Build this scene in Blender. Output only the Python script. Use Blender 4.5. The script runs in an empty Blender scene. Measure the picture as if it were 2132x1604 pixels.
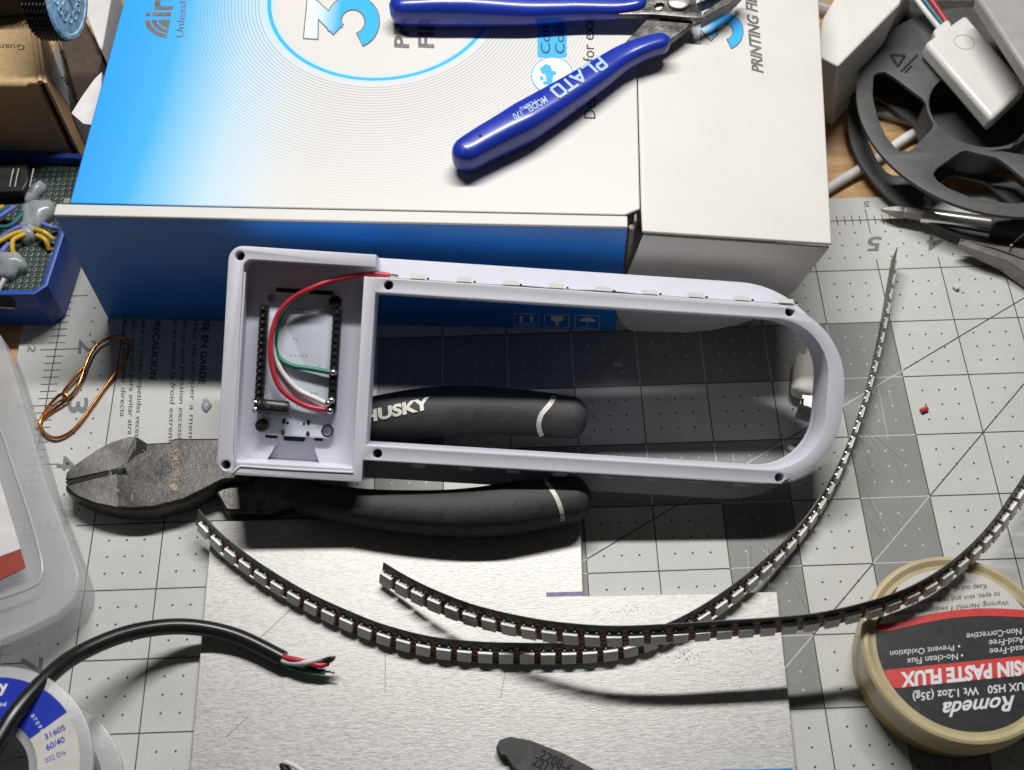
import bpy, bmesh, math, random
from mathutils import Vector as V, Matrix
from mathutils.bvhtree import BVHTree
random.seed(7)
S = 0.001                                   # everything below is written in millimetres
scene = bpy.context.scene
col = scene.collection

# ------------------------------------------------------------------ camera
RX = V((0.9993813, -0.0342065, -0.0081769)); RY = V((-0.0336513, -0.8624269, -0.5050618)); RZ = V((0.0102245, 0.5050245, -0.8630444))
CAM = V((174.2663, -315.3096, 412.3570)); FPX = 2576.3
cam = bpy.data.objects.new('camera', bpy.data.cameras.new('camera')); col.objects.link(cam)
cam.data.sensor_width = 36; cam.data.lens = FPX / 2132 * 36
cam.data.clip_start = .01; cam.data.clip_end = 20
cam.data.dof.use_dof = True; cam.data.dof.focus_distance = .455; cam.data.dof.aperture_fstop = 16
cam.matrix_world = Matrix(((RX.x, -RY.x, -RZ.x, CAM.x*S), (RX.y, -RY.y, -RZ.y, CAM.y*S), (RX.z, -RY.z, -RZ.z, CAM.z*S), (0, 0, 0, 1)))
scene.camera = cam
# ------------------------------------------------------------------ dim room and the long bench lamp behind the box
w = bpy.data.worlds.new('World'); scene.world = w; w.use_nodes = True
w.node_tree.nodes['Background'].inputs[0].default_value = (.95, .97, 1, 1)
w.node_tree.nodes['Background'].inputs[1].default_value = .028
def lamp(name, loc, tgt, sx, sy, power, c):
    l = bpy.data.lights.new(name, 'AREA'); l.shape = 'RECTANGLE'; l.size = sx*S; l.size_y = sy*S; l.energy = power; l.color = c
    o = bpy.data.objects.new(name, l); col.objects.link(o)
    o.location = V(loc)*S; o.rotation_euler = (V(tgt)-V(loc)).to_track_quat('-Z', 'Y').to_euler()
lamp('bench_lamp', (190, 200, 600), (190, -250, 0), 440, 34, 5.6, (1, .98, .955))
scene.view_settings.view_transform = 'Standard'; scene.view_settings.look = 'None'
scene.view_settings.gamma = 1; scene.view_settings.exposure = 0; scene.view_settings.use_curve_mapping = False

# ------------------------------------------------------------------ helpers
def ray(px, py):
    a, b = (px-1066)/FPX, (py-802)/FPX
    return RX*a + RY*b + RZ
def P(px, py, z=0.):                        # the point of the photo at a real height
    d = ray(px, py); return CAM + d*((z-CAM.z)/d.z)
def PN(px, py, o, n):                       # the point of the photo on a real plane
    d = ray(px, py); return CAM + d*((o-CAM).dot(n)/d.dot(n))
def onz(z): return lambda x, y: P(x, y, z)
def onplane(o, n): return lambda x, y: PN(x, y, o, n)
WM = {}
def thing(name, label, cat, loc, group=None, mtx=None):
    o = bpy.data.objects.new(name, None); col.objects.link(o); o.empty_display_size = .005
    m = mtx if mtx else Matrix.Translation(V(loc)*S)
    o.matrix_world = m; WM[o.name] = m
    return tag(o, label, cat, group)
def tag(o, label=None, cat=None, group=None, kind=None):
    if label: o['label'] = label
    if cat: o['category'] = cat
    if group: o['group'] = group
    if kind: o['kind'] = kind
    return o
def wm(o): return WM.get(o.name, Matrix.Identity(4)) if o else Matrix.Identity(4)
def finish(name, vs, fs, ms, mats, parent=None, bevel=0, seg=2, ang=35, origin=None, flat=False, bang=40):
    me = bpy.data.meshes.new(name)
    if parent is None:
        if origin is None:
            n = len(vs); origin = V((sum(v.x for v in vs)/n, sum(v.y for v in vs)/n, min(v.z for v in vs)))
        base = Matrix.Translation(V(origin)*S)
    else: base = wm(parent)
    inv = base.inverted()
    me.from_pydata([inv @ (v*S) for v in vs], [], fs)
    for m in (mats if isinstance(mats, (list, tuple)) else [mats]): me.materials.append(m)
    for p, k in zip(me.polygons, ms): p.material_index = k; p.use_smooth = not flat
    me.update()
    if not flat: me.set_sharp_from_angle(angle=math.radians(ang))
    o = bpy.data.objects.new(name, me); col.objects.link(o)
    if parent is None: o.matrix_world = base
    else: o.parent = parent
    WM[o.name] = base
    if bevel:
        b = o.modifiers.new('bevel', 'BEVEL'); b.width = bevel*S; b.segments = seg; b.limit_method = 'ANGLE'; b.angle_limit = math.radians(bang)
        b.harden_normals = False
    return o
def cr(pts, n, closed=False):               # Catmull-Rom through points, n samples evenly spaced along it
    pts = [p.copy() for p in pts]; k = len(pts); out = []
    segs = k if closed else k-1
    for i in range(segs):
        g = lambda j: pts[j % k] if closed else (pts[max(0, min(k-1, j))])
        a, b, c, d = g(i-1), g(i), g(i+1), g(i+2)
        for s in range(24):
            t = s/24
            out.append(.5*((2*b)+(c-a)*t+(2*a-5*b+4*c-d)*t*t+(3*b-a-3*c+d)*t**3))
    if not closed: out.append(pts[-1])
    else: out.append(out[0].copy())
    L = [0]
    for a, b in zip(out, out[1:]): L.append(L[-1]+(b-a).length)
    res = []; j = 0; m = n if closed else n-1
    for i in range(n):
        s = L[-1]*i/m
        while j < len(L)-2 and L[j+1] < s: j += 1
        f = (s-L[j])/max(1e-9, L[j+1]-L[j]); res.append(out[j].lerp(out[j+1], f))
    return res
class MB:
    def __init__(s): s.v = []; s.f = []; s.m = []; s.k = 0
    def add(s, vs, fs):
        n = len(s.v); s.v += [V(a) for a in vs]
        for f in fs: s.f.append([a+n for a in f]); s.m.append(s.k)
        return s
    def mat(s, k): s.k = k; return s
    def prism(s, bot, top):
        n = len(bot); s.add(list(bot)+list(top), [list(range(n))[::-1], list(range(n, 2*n))]+[[i, (i+1) % n, n+(i+1) % n, n+i] for i in range(n)]); return s
    def slab(s, pts, z0, z1):
        a = sum(p[0]*q[1]-q[0]*p[1] for p, q in zip(pts, list(pts[1:])+[pts[0]]))
        if a < 0: pts = list(pts)[::-1]
        return s.prism([V((p[0], p[1], z0)) for p in pts], [V((p[0], p[1], z1)) for p in pts])
    def box(s, c, sz, X=V((1, 0, 0)), Y=V((0, 1, 0)), Z=V((0, 0, 1))):
        c = V(c); hx, hy, hz = sz[0]/2, sz[1]/2, sz[2]/2
        q = lambda h: [c+X*(a*hx)+Y*(b*hy)+Z*h for a, b in ((-1, -1), (1, -1), (1, 1), (-1, 1))]
        return s.prism(q(-hz), q(hz))
    def rings(s, rs, cap=(1, 1), close=False):
        n = len(rs[0]); vs = [p for r in rs for p in r]; fs = []
        for i in range(len(rs)-1+(1 if close else 0)):
            a, b = i*n, ((i+1) % len(rs))*n
            fs += [[a+j, a+(j+1) % n, b+(j+1) % n, b+j] for j in range(n)]
        if cap[0] and not close: fs.append(list(range(n))[::-1])
        if cap[1] and not close: fs.append(list(range((len(rs)-1)*n, len(rs)*n)))
        return s.add(vs, fs)
    def tube(s, path, r, n=12, seg=10, closed=False, cap=(1, 1), rnd=False):
        q = cr(path, max(2, seg), closed) if seg else path
        if closed: q = q[:-1] if (q[0]-q[-1]).length < 1e-6 else q
        R = r if callable(r) else (lambda t: r)
        rs = []; up = None
        for i, p in enumerate(q):
            a = q[(i-1) % len(q)] if closed else q[max(0, i-1)]; b = q[(i+1) % len(q)] if closed else q[min(len(q)-1, i+1)]
            t = (b-a).normalized()
            if up is None: up = V((0, 0, 1)) if abs(t.z) < .9 else V((1, 0, 0))
            x = up.cross(t).normalized(); up = t.cross(x).normalized()
            rr = R(i/(len(q)-1))
            rs.append([p+(x*math.cos(2*math.pi*k/n)+up*math.sin(2*math.pi*k/n))*rr for k in range(n)])
        return s.rings(rs, cap, closed)
    def lathe(s, prof, c, n=48, ax=V((0, 0, 1)), xx=V((1, 0, 0)), cap=(1, 1)):
        c = V(c); yy = ax.cross(xx)
        return s.rings([[c+ax*z+(xx*math.cos(2*math.pi*k/n)+yy*math.sin(2*math.pi*k/n))*r for k in range(n)] for r, z in prof], cap)
    def sweep(s, ctr, wl, hl, n=40, e=2.6, k=22, rnd=1., up=V((0, 0, 1))):  # rounded-rectangle bar along a path
        t0 = [i/(len(ctr)-1) for i in range(len(ctr))]
        q = cr([V(c) for c in ctr], n); L = sum((a-b).length for a, b in zip(q, q[1:])); rs = []
        wv = cr([V((a, b, 0)) for a, b in zip(wl, hl)], n) if len(wl) > 1 else [V((wl[0], hl[0], 0))]*n
        # finer rings at the ends for round tips
        U = sorted(set([i/(n-1) for i in range(n)]+([min(1, x*wl[0]/L*rnd) for x in (0, .02, .08, .18, .32, .5, .75)]+[1-min(1, x*wl[-1]/L*rnd) for x in (0, .02, .08, .18, .32, .5, .75)] if rnd else [])))
        for u in U:
            x = u*(n-1); i = min(n-2, int(x)); f = x-i
            p = q[i].lerp(q[i+1], f); ww = wv[i].lerp(wv[i+1], f)
            t = (q[min(n-1, i+1)]-q[max(0, i)]).normalized(); sd = t.cross(up).normalized(); uu = sd.cross(t).normalized()
            sc = 1.
            if rnd:
                for d, r in ((u*L, wl[0]*rnd), ((1-u)*L, wl[-1]*rnd)):
                    if d < r: sc *= math.sqrt(max(.002, 1-((r-d)/r)**2))
            ring = []
            for j in range(k):
                a = 2*math.pi*j/k; ca, sa = math.cos(a), math.sin(a)
                ring.append(p+sd*(ww.x*sc*math.copysign(abs(ca)**(2/e), ca))+uu*(ww.y*(.35+.65*sc)*math.copysign(abs(sa)**(2/e), sa)))
            rs.append(ring)
        return s.rings(rs)
    def build(s, name, mats, parent=None, **kw): return finish(name, s.v, s.f, s.m, mats, parent, **kw)
def arc(c, r, a0, a1, n=10): return [(c[0]+r*math.cos(math.radians(a0+(a1-a0)*i/n)), c[1]+r*math.sin(math.radians(a0+(a1-a0)*i/n))) for i in range(n+1)]
def circ2(c, r, n=28): return arc(c, r, 0, 360*(n-1)/n, n-1)
def rrect(x0, y0, x1, y1, r, n=6):
    return arc((x1-r, y0+r), r, -90, 0, n)+arc((x1-r, y1-r), r, 0, 90, n)+arc((x0+r, y1-r), r, 90, 180, n)+arc((x0+r, y0+r), r, 180, 270, n)
def plate(loops, z0, z1, bevel=0., M=None):  # flat plate with real holes; returns verts, faces
    cu = bpy.data.curves.new('tmp', 'CURVE'); cu.dimensions = '2D'; cu.fill_mode = 'BOTH'
    cu.extrude = (z1-z0)/2-bevel; cu.bevel_depth = bevel; cu.offset = -bevel; cu.bevel_resolution = 1
    for l in loops:
        sp = cu.splines.new('POLY'); sp.points.add(len(l)-1); sp.use_cyclic_u = True
        for p, q in zip(sp.points, l): p.co = (q[0], q[1], 0, 1)
    ob = bpy.data.objects.new('tmp', cu); col.objects.link(ob)
    me = bpy.data.meshes.new_from_object(ob.evaluated_get(bpy.context.evaluated_depsgraph_get()))
    bm = bmesh.new(); bm.from_mesh(me); bmesh.ops.remove_doubles(bm, verts=bm.verts, dist=1e-4)
    bmesh.ops.recalc_face_normals(bm, faces=bm.faces); bm.to_mesh(me); bm.free()
    off = (z0+z1)/2; T = M if M else Matrix.Identity(4)
    vs = [T @ V((v.co.x, v.co.y, v.co.z+off)) for v in me.vertices]; fs = [list(p.vertices) for p in me.polygons]
    bpy.data.objects.remove(ob); bpy.data.curves.remove(cu); bpy.data.meshes.remove(me)
    return vs, fs
def tmesh(s, bold=0., shear=0., res=3):
    cu = bpy.data.curves.new('tmp', 'FONT'); cu.body = s; cu.offset = bold; cu.shear = shear; cu.resolution_u = res; cu.size = 1
    ob = bpy.data.objects.new('tmp', cu); col.objects.link(ob)
    me = bpy.data.meshes.new_from_object(ob.evaluated_get(bpy.context.evaluated_depsgraph_get()))
    vs = [(v.co.x, v.co.y) for v in me.vertices]; fs = [list(p.vertices) for p in me.polygons]
    bpy.data.objects.remove(ob); bpy.data.curves.remove(cu); bpy.data.meshes.remove(me)
    return vs, fs
CAPH = .729
def text(mb, s, p0, p1, up, mapper, bold=0., shear=0., lift=.08, caph=CAPH, narrow=None):
    """lettering whose baseline runs p0->p1 in the photo, capital height = up (photo pixels); mapped on a real surface"""
    vs, fs = tmesh(s, bold, shear)
    if not vs: return
    x0 = min(v[0] for v in vs); x1 = max(v[0] for v in vs); p0 = V(p0); dx = (V(p1)-p0)/(x1-x0); uy = V(up)/caph
    out = []
    for x, y in vs:
        q = p0+dx*(x-x0)+uy*y; out.append(mapper(q.x, q.y))
    # lift towards the camera side of the surface
    a = [mapper(*(p0+V(o))) for o in ((0, 0), (3, 0), (0, 3))]
    n = (a[1]-a[0]).cross(a[2]-a[0]).normalized()
    if n.dot(CAM-a[0]) < 0: n = -n
    nf = [f if (out[f[1]]-out[f[0]]).cross(out[f[2]]-out[f[0]]).dot(n) > 0 else f[::-1] for f in fs]
    mb.add([o+n*lift for o in out], nf)
def tpart(name, mats, parent, *a, **k):      # one piece of lettering as a part of its own
    b = MB(); text(b, *a, **k); return b.build(name, mats, parent)
def sub(mb, a, b, wpx, mapper, lift, n=5):
    a, b = V(a), V(b); brush(mb, [tuple(a.lerp(b, i/n)) for i in range(n+1)], wpx, mapper, lift)
def brush(mb, path, wpx, mapper, lift, miter=True):  # constant-width stroke along a photo path as one outline
    P2 = [V(p) for p in path]; lo, hi = [], []
    for i, p in enumerate(P2):
        d0 = (p-P2[i-1]).normalized() if i else (P2[1]-p).normalized(); d1 = (P2[i+1]-p).normalized() if i < len(P2)-1 else d0
        n0 = V((-d0.y, d0.x)); n1 = V((-d1.y, d1.x)); m = (n0+n1).normalized(); k = wpx/2/max(.5, m.dot(n0)); lo.append(p+m*k); hi.append(p-m*k)
    pt = [mapper(*q) for q in lo]+[mapper(*q) for q in hi]; n = len(lo)
    nn = (pt[1]-pt[0]).cross(pt[n]-pt[0]).normalized(); f = [[i, i+1, n+i+1, n+i] for i in range(n-1)]
    if nn.dot(CAM-pt[0]) < 0: nn = -nn; f = [x[::-1] for x in f]
    mb.add([q+nn*lift for q in pt], f)
def poly(mb, pts, mapper, lift=.06):
    q = [mapper(*p) for p in pts]
    n = V((0, 0, 0))
    for a, b in zip(q, q[1:]+q[:1]): n += a.cross(b)
    n.normalize()
    if n.dot(CAM-q[0]) < 0: n = -n; q = q[::-1]
    mb.add([a+n*lift for a in q], [list(range(len(q)))])
def line(mb, a, b, wpx, mapper, lift=.06):
    a, b = V(a), V(b); d = (b-a).normalized(); p = V((-d.y, d.x))*wpx/2
    poly(mb, [a+p, b+p, b-p, a-p], mapper, lift)
def onmesh(o, fallback):
    me = o.data; M = WM[o.name]; vs = [M @ v.co / S for v in me.vertices]
    t = BVHTree.FromPolygons(vs, [list(p.vertices) for p in me.polygons])
    def f(x, y):
        d = ray(x, y).normalized(); h = t.ray_cast(CAM, d)
        return h[0] if h[0] is not None else fallback(x, y)
    return f

# ------------------------------------------------------------------ materials
def rgb(c): return (c[0], c[1], c[2], 1)
def nt(m): return m.node_tree.nodes, m.node_tree.links
def material(name, c, rough=.5, metal=0., var=.06, vs=150., bump=0., bs=900., spec=.5, stretch=None, coat=0., sss=0., rv=.08, c2=None, speck=0.):
    m = bpy.data.materials.new(name); m.use_nodes = True; N, L = nt(m); b = N['Principled BSDF']
    b.inputs['Roughness'].default_value = rough; b.inputs['Metallic'].default_value = metal
    b.inputs['Specular IOR Level'].default_value = spec
    if coat: b.inputs['Coat Weight'].default_value = coat; b.inputs['Coat Roughness'].default_value = .12
    if sss: b.inputs['Subsurface Weight'].default_value = sss; b.inputs['Subsurface Radius'].default_value = (1, .9, .8); b.inputs['Subsurface Scale'].default_value = .002
    g = N.new('ShaderNodeNewGeometry'); src = g.outputs['Position']
    if stretch:
        mp = N.new('ShaderNodeMapping'); mp.inputs['Scale'].default_value = stretch[:3]
        if len(stretch) > 3: mp.inputs['Rotation'].default_value = (0, 0, stretch[3])
        L.new(src, mp.inputs['Vector']); src = mp.outputs['Vector']
    n = N.new('ShaderNodeTexNoise'); n.inputs['Scale'].default_value = vs; n.inputs['Detail'].default_value = 6; n.inputs['Roughness'].default_value = .65
    L.new(src, n.inputs['Vector'])
    r = N.new('ShaderNodeValToRGB'); r.color_ramp.elements[0].position = .3; r.color_ramp.elements[1].position = .7
    d = c2 if c2 else [x*(1-2*var) for x in c]; u = [min(1, x*(1+var)) for x in c]
    r.color_ramp.elements[0].color = rgb(d); r.color_ramp.elements[1].color = rgb(u if not c2 else c)
    L.new(n.outputs['Fac'], r.inputs['Fac']); cout = r.outputs['Color']
    if speck:
        n3 = N.new('ShaderNodeTexNoise'); n3.inputs['Scale'].default_value = 1700; n3.inputs['Detail'].default_value = 2; L.new(g.outputs['Position'], n3.inputs['Vector'])
        mr = N.new('ShaderNodeMapRange'); mr.inputs[1].default_value = .3; mr.inputs[2].default_value = .7; mr.inputs[3].default_value = 1-speck; mr.inputs[4].default_value = 1+speck
        L.new(n3.outputs['Fac'], mr.inputs[0]); mx = N.new('ShaderNodeVectorMath'); mx.operation = 'SCALE'
        L.new(cout, mx.inputs[0]); L.new(mr.outputs[0], mx.inputs['Scale']); cout = mx.outputs[0]
    L.new(cout, b.inputs['Base Color'])
    if rv:
        q = N.new('ShaderNodeMapRange'); q.inputs[3].default_value = max(.02, rough-rv); q.inputs[4].default_value = min(1, rough+rv)
        L.new(n.outputs['Fac'], q.inputs[0]); L.new(q.outputs[0], b.inputs['Roughness'])
    if bump:
        n2 = N.new('ShaderNodeTexNoise'); n2.inputs['Scale'].default_value = bs; n2.inputs['Detail'].default_value = 5; L.new(src, n2.inputs['Vector'])
        bp = N.new('ShaderNodeBump'); bp.inputs['Strength'].default_value = bump; bp.inputs['Distance'].default_value = .0003
        L.new(n2.outputs['Fac'], bp.inputs['Height']); L.new(bp.outputs[0], b.inputs['Normal'])
    return m
def frosted(name, c, alpha, rough=.35, vs=60):
    m = material(name, c, rough, vs=vs, var=.05, bump=.15, bs=500); N, L = nt(m); b = N['Principled BSDF']; out = N['Material Output']
    t = N.new('ShaderNodeBsdfTransparent'); t.inputs[0].default_value = (.93, .94, .95, 1)
    mx = N.new('ShaderNodeMixShader'); mx.inputs[0].default_value = alpha
    L.new(t.outputs[0], mx.inputs[1]); L.new(b.outputs[0], mx.inputs[2]); L.new(mx.outputs[0], out.inputs['Surface'])
    return m
class NX:                                    # small node-maths helper
    def __init__(s, m): s.N, s.L = nt(m)
    def m(s, op, *a):
        n = s.N.new('ShaderNodeMath'); n.operation = op
        for i, x in enumerate(a):
            if isinstance(x, (int, float)): n.inputs[i].default_value = x
            else: s.L.new(x, n.inputs[i])
        return n.outputs[0]
    def ramp(s, f, els):
        n = s.N.new('ShaderNodeValToRGB'); e = n.color_ramp.elements
        while len(e) < len(els): e.new(.5)
        for x, (p, c) in zip(e, els): x.position = p; x.color = rgb(c)
        s.L.new(f, n.inputs[0]); return n.outputs[0]
    def mix(s, f, a, b):
        n = s.N.new('ShaderNodeMix'); n.data_type = 'RGBA'
        if isinstance(f, (int, float)): n.inputs[0].default_value = f
        else: s.L.new(f, n.inputs[0])
        for i, x in ((6, a), (7, b)):
            if isinstance(x, tuple): n.inputs[i].default_value = rgb(x)
            else: s.L.new(x, n.inputs[i])
        return n.outputs[2]
    def xyz(s, kind='Object'):
        t = s.N.new('ShaderNodeTexCoord'); q = s.N.new('ShaderNodeSeparateXYZ'); s.L.new(t.outputs[kind], q.inputs[0]); return q.outputs
    def noise(s, scale, detail=4, vec=None):
        n = s.N.new('ShaderNodeTexNoise'); n.inputs['Scale'].default_value = scale; n.inputs['Detail'].default_value = detail
        if vec is not None: s.L.new(vec, n.inputs['Vector'])
        else:
            g = s.N.new('ShaderNodeNewGeometry'); s.L.new(g.outputs['Position'], n.inputs['Vector'])
        return n.outputs['Fac']
WHITE_CARD = (.625, .61, .58)
M = dict(
    mat_light=material('mat_light', (.53, .535, .51), .55, var=.05, vs=40, bump=.12, bs=2500, speck=.10),
    mat_dark=material('mat_dark', (.225, .23, .225), .55, var=.07, vs=60, bump=.12, bs=2500, speck=.14),
    ink_dark=material('ink_dark', (.045, .055, .06), .6, var=.15, vs=600),
    ink_grey=material('ink_grey', (.17, .19, .19), .6, var=.1, vs=500),
    ink_light=material('ink_light', (.55, .54, .49), .6, var=.1, vs=600),
    white_card=material('white_card', WHITE_CARD, .5, var=.02, vs=30, bump=.05, bs=1500),
    raw_card=material('raw_card', (.30, .25, .20), .85, var=.2, vs=800, bump=.4),
    kraft=material('kraft', (.52, .36, .19), .8, var=.10, vs=500, bump=.25, bs=1500, speck=.1),
    card_blue=material('card_blue', (.014, .19, .66), .38, var=.03, vs=80, bump=.04, bs=2000),
    print_cyan=material('print_cyan', (.03, .40, .92), .45, var=.02), print_grey=material('print_grey', (.17, .165, .16), .4, var=.2, vs=300),
    print_black=material('print_black', (.03, .03, .035), .5), print_white=material('print_white', (.75, .76, .78), .5, var=.03),
    print_ice=material('print_ice', (.36, .50, .74), .45, var=.02),
    blue_rubber=material('blue_rubber', (.012, .035, .36), .3, var=.04, vs=60, coat=.3, bump=.03, bs=900),
    steel_dark=material('steel_dark', (.17, .165, .155), .42, .85, var=.35, vs=260, bump=.35, bs=1100, rv=.2),
    steel=material('steel', (.52, .50, .47), .36, .72, var=.12, vs=350, bump=.08, bs=1500, rv=.1), tin_dull=material('tin_dull', (.20, .19, .17), .5, .6, var=.3, vs=700),
    steel_worn=material('steel_worn', (.105, .101, .094), .36, .72, vs=90, c2=(.048, .046, .043), bump=.25, bs=600, rv=.16, speck=.3), steel_blade=material('steel_blade', (.22, .21, .195), .34, .75, vs=110, c2=(.12, .115, .107), bump=.15, bs=600, rv=.12, speck=.2), steel_grey=material('steel_grey', (.27, .255, .235), .38, .8, var=.15, vs=300, bump=.1, bs=1200), scuff=material('scuff', (.42, .40, .35), .5, var=.2, vs=500),
    chrome=material('chrome', (.78, .76, .73), .22, .95, var=.05, rv=.05),
    black_rubber=material('black_rubber', (.05, .05, .05), .66, vs=170, c2=(.026, .026, .028), bump=.4, bs=700, rv=.12, speck=.3),
    black_plastic=material('black_plastic', (.012, .012, .014), .42, var=.15, vs=300, bump=.08),
    reel_black=material('reel_black', (.078, .08, .084), .55, var=.12, vs=300, bump=.25, bs=2500, speck=.12),
    white_plastic=material('white_plastic', (.70, .69, .66), .35, var=.03, vs=60, sss=.0),
    cream_paint=material('cream_paint', (.74, .72, .64), .5, var=.05, vs=200),
    grey_plastic=material('grey_plastic', (.36, .35, .34), .5, var=.05, bump=.1, bs=2500),
    copper=material('copper', (.66, .25, .08), .22, 1., var=.15, vs=250, rv=.06),
    red_wire=material('red_wire', (.52, .03, .055), .35, var=.08), green_wire=material('green_wire', (.008, .17, .10), .35, var=.08),
    white_wire=material('white_wire', (.72, .71, .70), .4), black_wire=material('black_wire', (.012, .012, .013), .3, bump=.06, bs=400),
    teal_wire=material('teal_wire', (.02, .13, .17), .4), yellow_wire=material('yellow_wire', (.62, .42, .03), .4),
    violet_wire=material('violet_wire', (.16, .18, .55), .4),
    solder=material('solder', (.62, .61, .58), .25, 1., var=.2, vs=900, bump=.4),
    pcb_white=material('pcb_white', (.66, .70, .80), .38, var=.03, vs=80),
    pcb_black=material('pcb_black', (.012, .013, .016), .4, var=.2), pcb_copper=material('pcb_copper', (.30, .12, .055), .4, .4),
    pcb_green=material('pcb_green', (.012, .05, .04), .4, var=.2, vs=300), gold=material('gold', (.48, .37, .16), .35, .9),
    led_body=material('led_body', (.90, .89, .86), .35, var=.04), led_lens=material('led_lens', (.84, .83, .77), .25),
    enclosure_blue=material('enclosure_blue', (.014, .07, .36), .42, var=.06, vs=150, bump=.08, bs=1500),
    glue=frosted('glue', (.52, .55, .58), .55, .18), case=frosted('case', (.74, .74, .75), .26, .25),
    label_blue=material('label_blue', (.012, .035, .42), .35), label_white=material('label_white', (.60, .58, .54), .5),
    label_red=material('label_red', (.62, .05, .045), .45), label_black=material('label_black', (.022, .022, .024), .45, var=.2, vs=400),
    rust_red=material('rust_red', (.30, .035, .02), .5), paper=material('paper', (.68, .66, .65), .6),
    jar=material('jar', (.54, .46, .28), .25, var=.10, vs=50, sss=.3, bump=.05, bs=300), jar_side=material('jar_side', (.44, .32, .11), .3, var=.1, vs=90),
    spool=frosted('spool', (.62, .64, .66), .50, .25), purple_ink=material('purple_ink', (.17, .15, .30), .5, var=.3, vs=500),
    hole=material('hole', (.01, .01, .012), .8), lens_face=material('lens_face', (.36, .55, .70), .3, .0, var=.3, vs=260, bump=.8, bs=320),
    tan_ink=material('tan_ink', (.42, .33, .18), .5, var=.3, vs=600), stick=material('stick', (.075, .075, .073), .75, var=.25, vs=500, bump=.5, bs=900), epoxy=material('epoxy', (.035, .035, .035), .7, var=.35, vs=400, bump=.6, bs=900),
)
def shader_aluminium():
    m = material('aluminium', (.70, .685, .65), .48, .45, var=.0, rv=0); X = NX(m); N, L = X.N, X.L; b = N['Principled BSDF']
    g = N.new('ShaderNodeNewGeometry')
    def st(sc, scale, detail, rot=0.):
        mp = N.new('ShaderNodeMapping'); mp.inputs['Scale'].default_value = sc; mp.inputs['Rotation'].default_value = (0, 0, rot); L.new(g.outputs['Position'], mp.inputs[0]); return X.noise(scale, detail, mp.outputs[0])
    a = st((1, 4.5, 1), 420, 5, .04); c = st((1, 2, 1), 1500, 3); d = X.noise(14, 3)
    f = X.m('ADD', X.m('MULTIPLY', a, .6), X.m('MULTIPLY', c, .4))
    colr = X.ramp(f, [(.34, (.34, .335, .32)), (.5, (.53, .52, .50)), (.66, (.68, .67, .64))])
    colr = X.mix(X.m('MULTIPLY', d, .25), colr, (.45, .44, .42)); L.new(colr, b.inputs['Base Color'])
    L.new(X.m('ADD', .40, X.m('MULTIPLY', f, .25)), b.inputs['Roughness'])
    bp = N.new('ShaderNodeBump'); bp.inputs['Strength'].default_value = .5; bp.inputs['Distance'].default_value = .0002; L.new(f, bp.inputs['Height']); L.new(bp.outputs[0], b.inputs['Normal'])
    b.inputs['Anisotropic'].default_value = .4
    return m
def shader_printed():                        # 3D-printed plastic: layer lines on walls, hatch on flat faces
    m = material('printed_plastic', (.71, .71, .785), .42, var=.015, vs=60, rv=.03); X = NX(m); N, L = X.N, X.L; b = N['Principled BSDF']
    x, y, z = X.xyz()
    gn = N.new('ShaderNodeTexCoord'); sn = N.new('ShaderNodeSeparateXYZ'); L.new(gn.outputs['Normal'], sn.inputs[0])
    flat = X.m('GREATER_THAN', X.m('ABSOLUTE', sn.outputs[2]), .8)
    wob = X.m('MULTIPLY', X.noise(180, 2), 2.2)
    hatch = X.m('SINE', X.m('ADD', X.m('MULTIPLY', X.m('ADD', x, X.m('MULTIPLY', y, .75)), 6.283/.00075), wob))
    layer = X.m('SINE', X.m('MULTIPLY', z, 6.283/.0004))
    h = X.m('ADD', X.m('MULTIPLY', hatch, flat), X.m('MULTIPLY', X.m('MULTIPLY', layer, .5), X.m('SUBTRACT', 1, flat)))
    h = X.m('ADD', h, X.m('MULTIPLY', X.noise(700, 3), .7))
    bp = N.new('ShaderNodeBump'); bp.inputs['Strength'].default_value = .35; bp.inputs['Distance'].default_value = .00012; L.new(h, bp.inputs['Height']); L.new(bp.outputs[0], b.inputs['Normal'])
    return m
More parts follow.
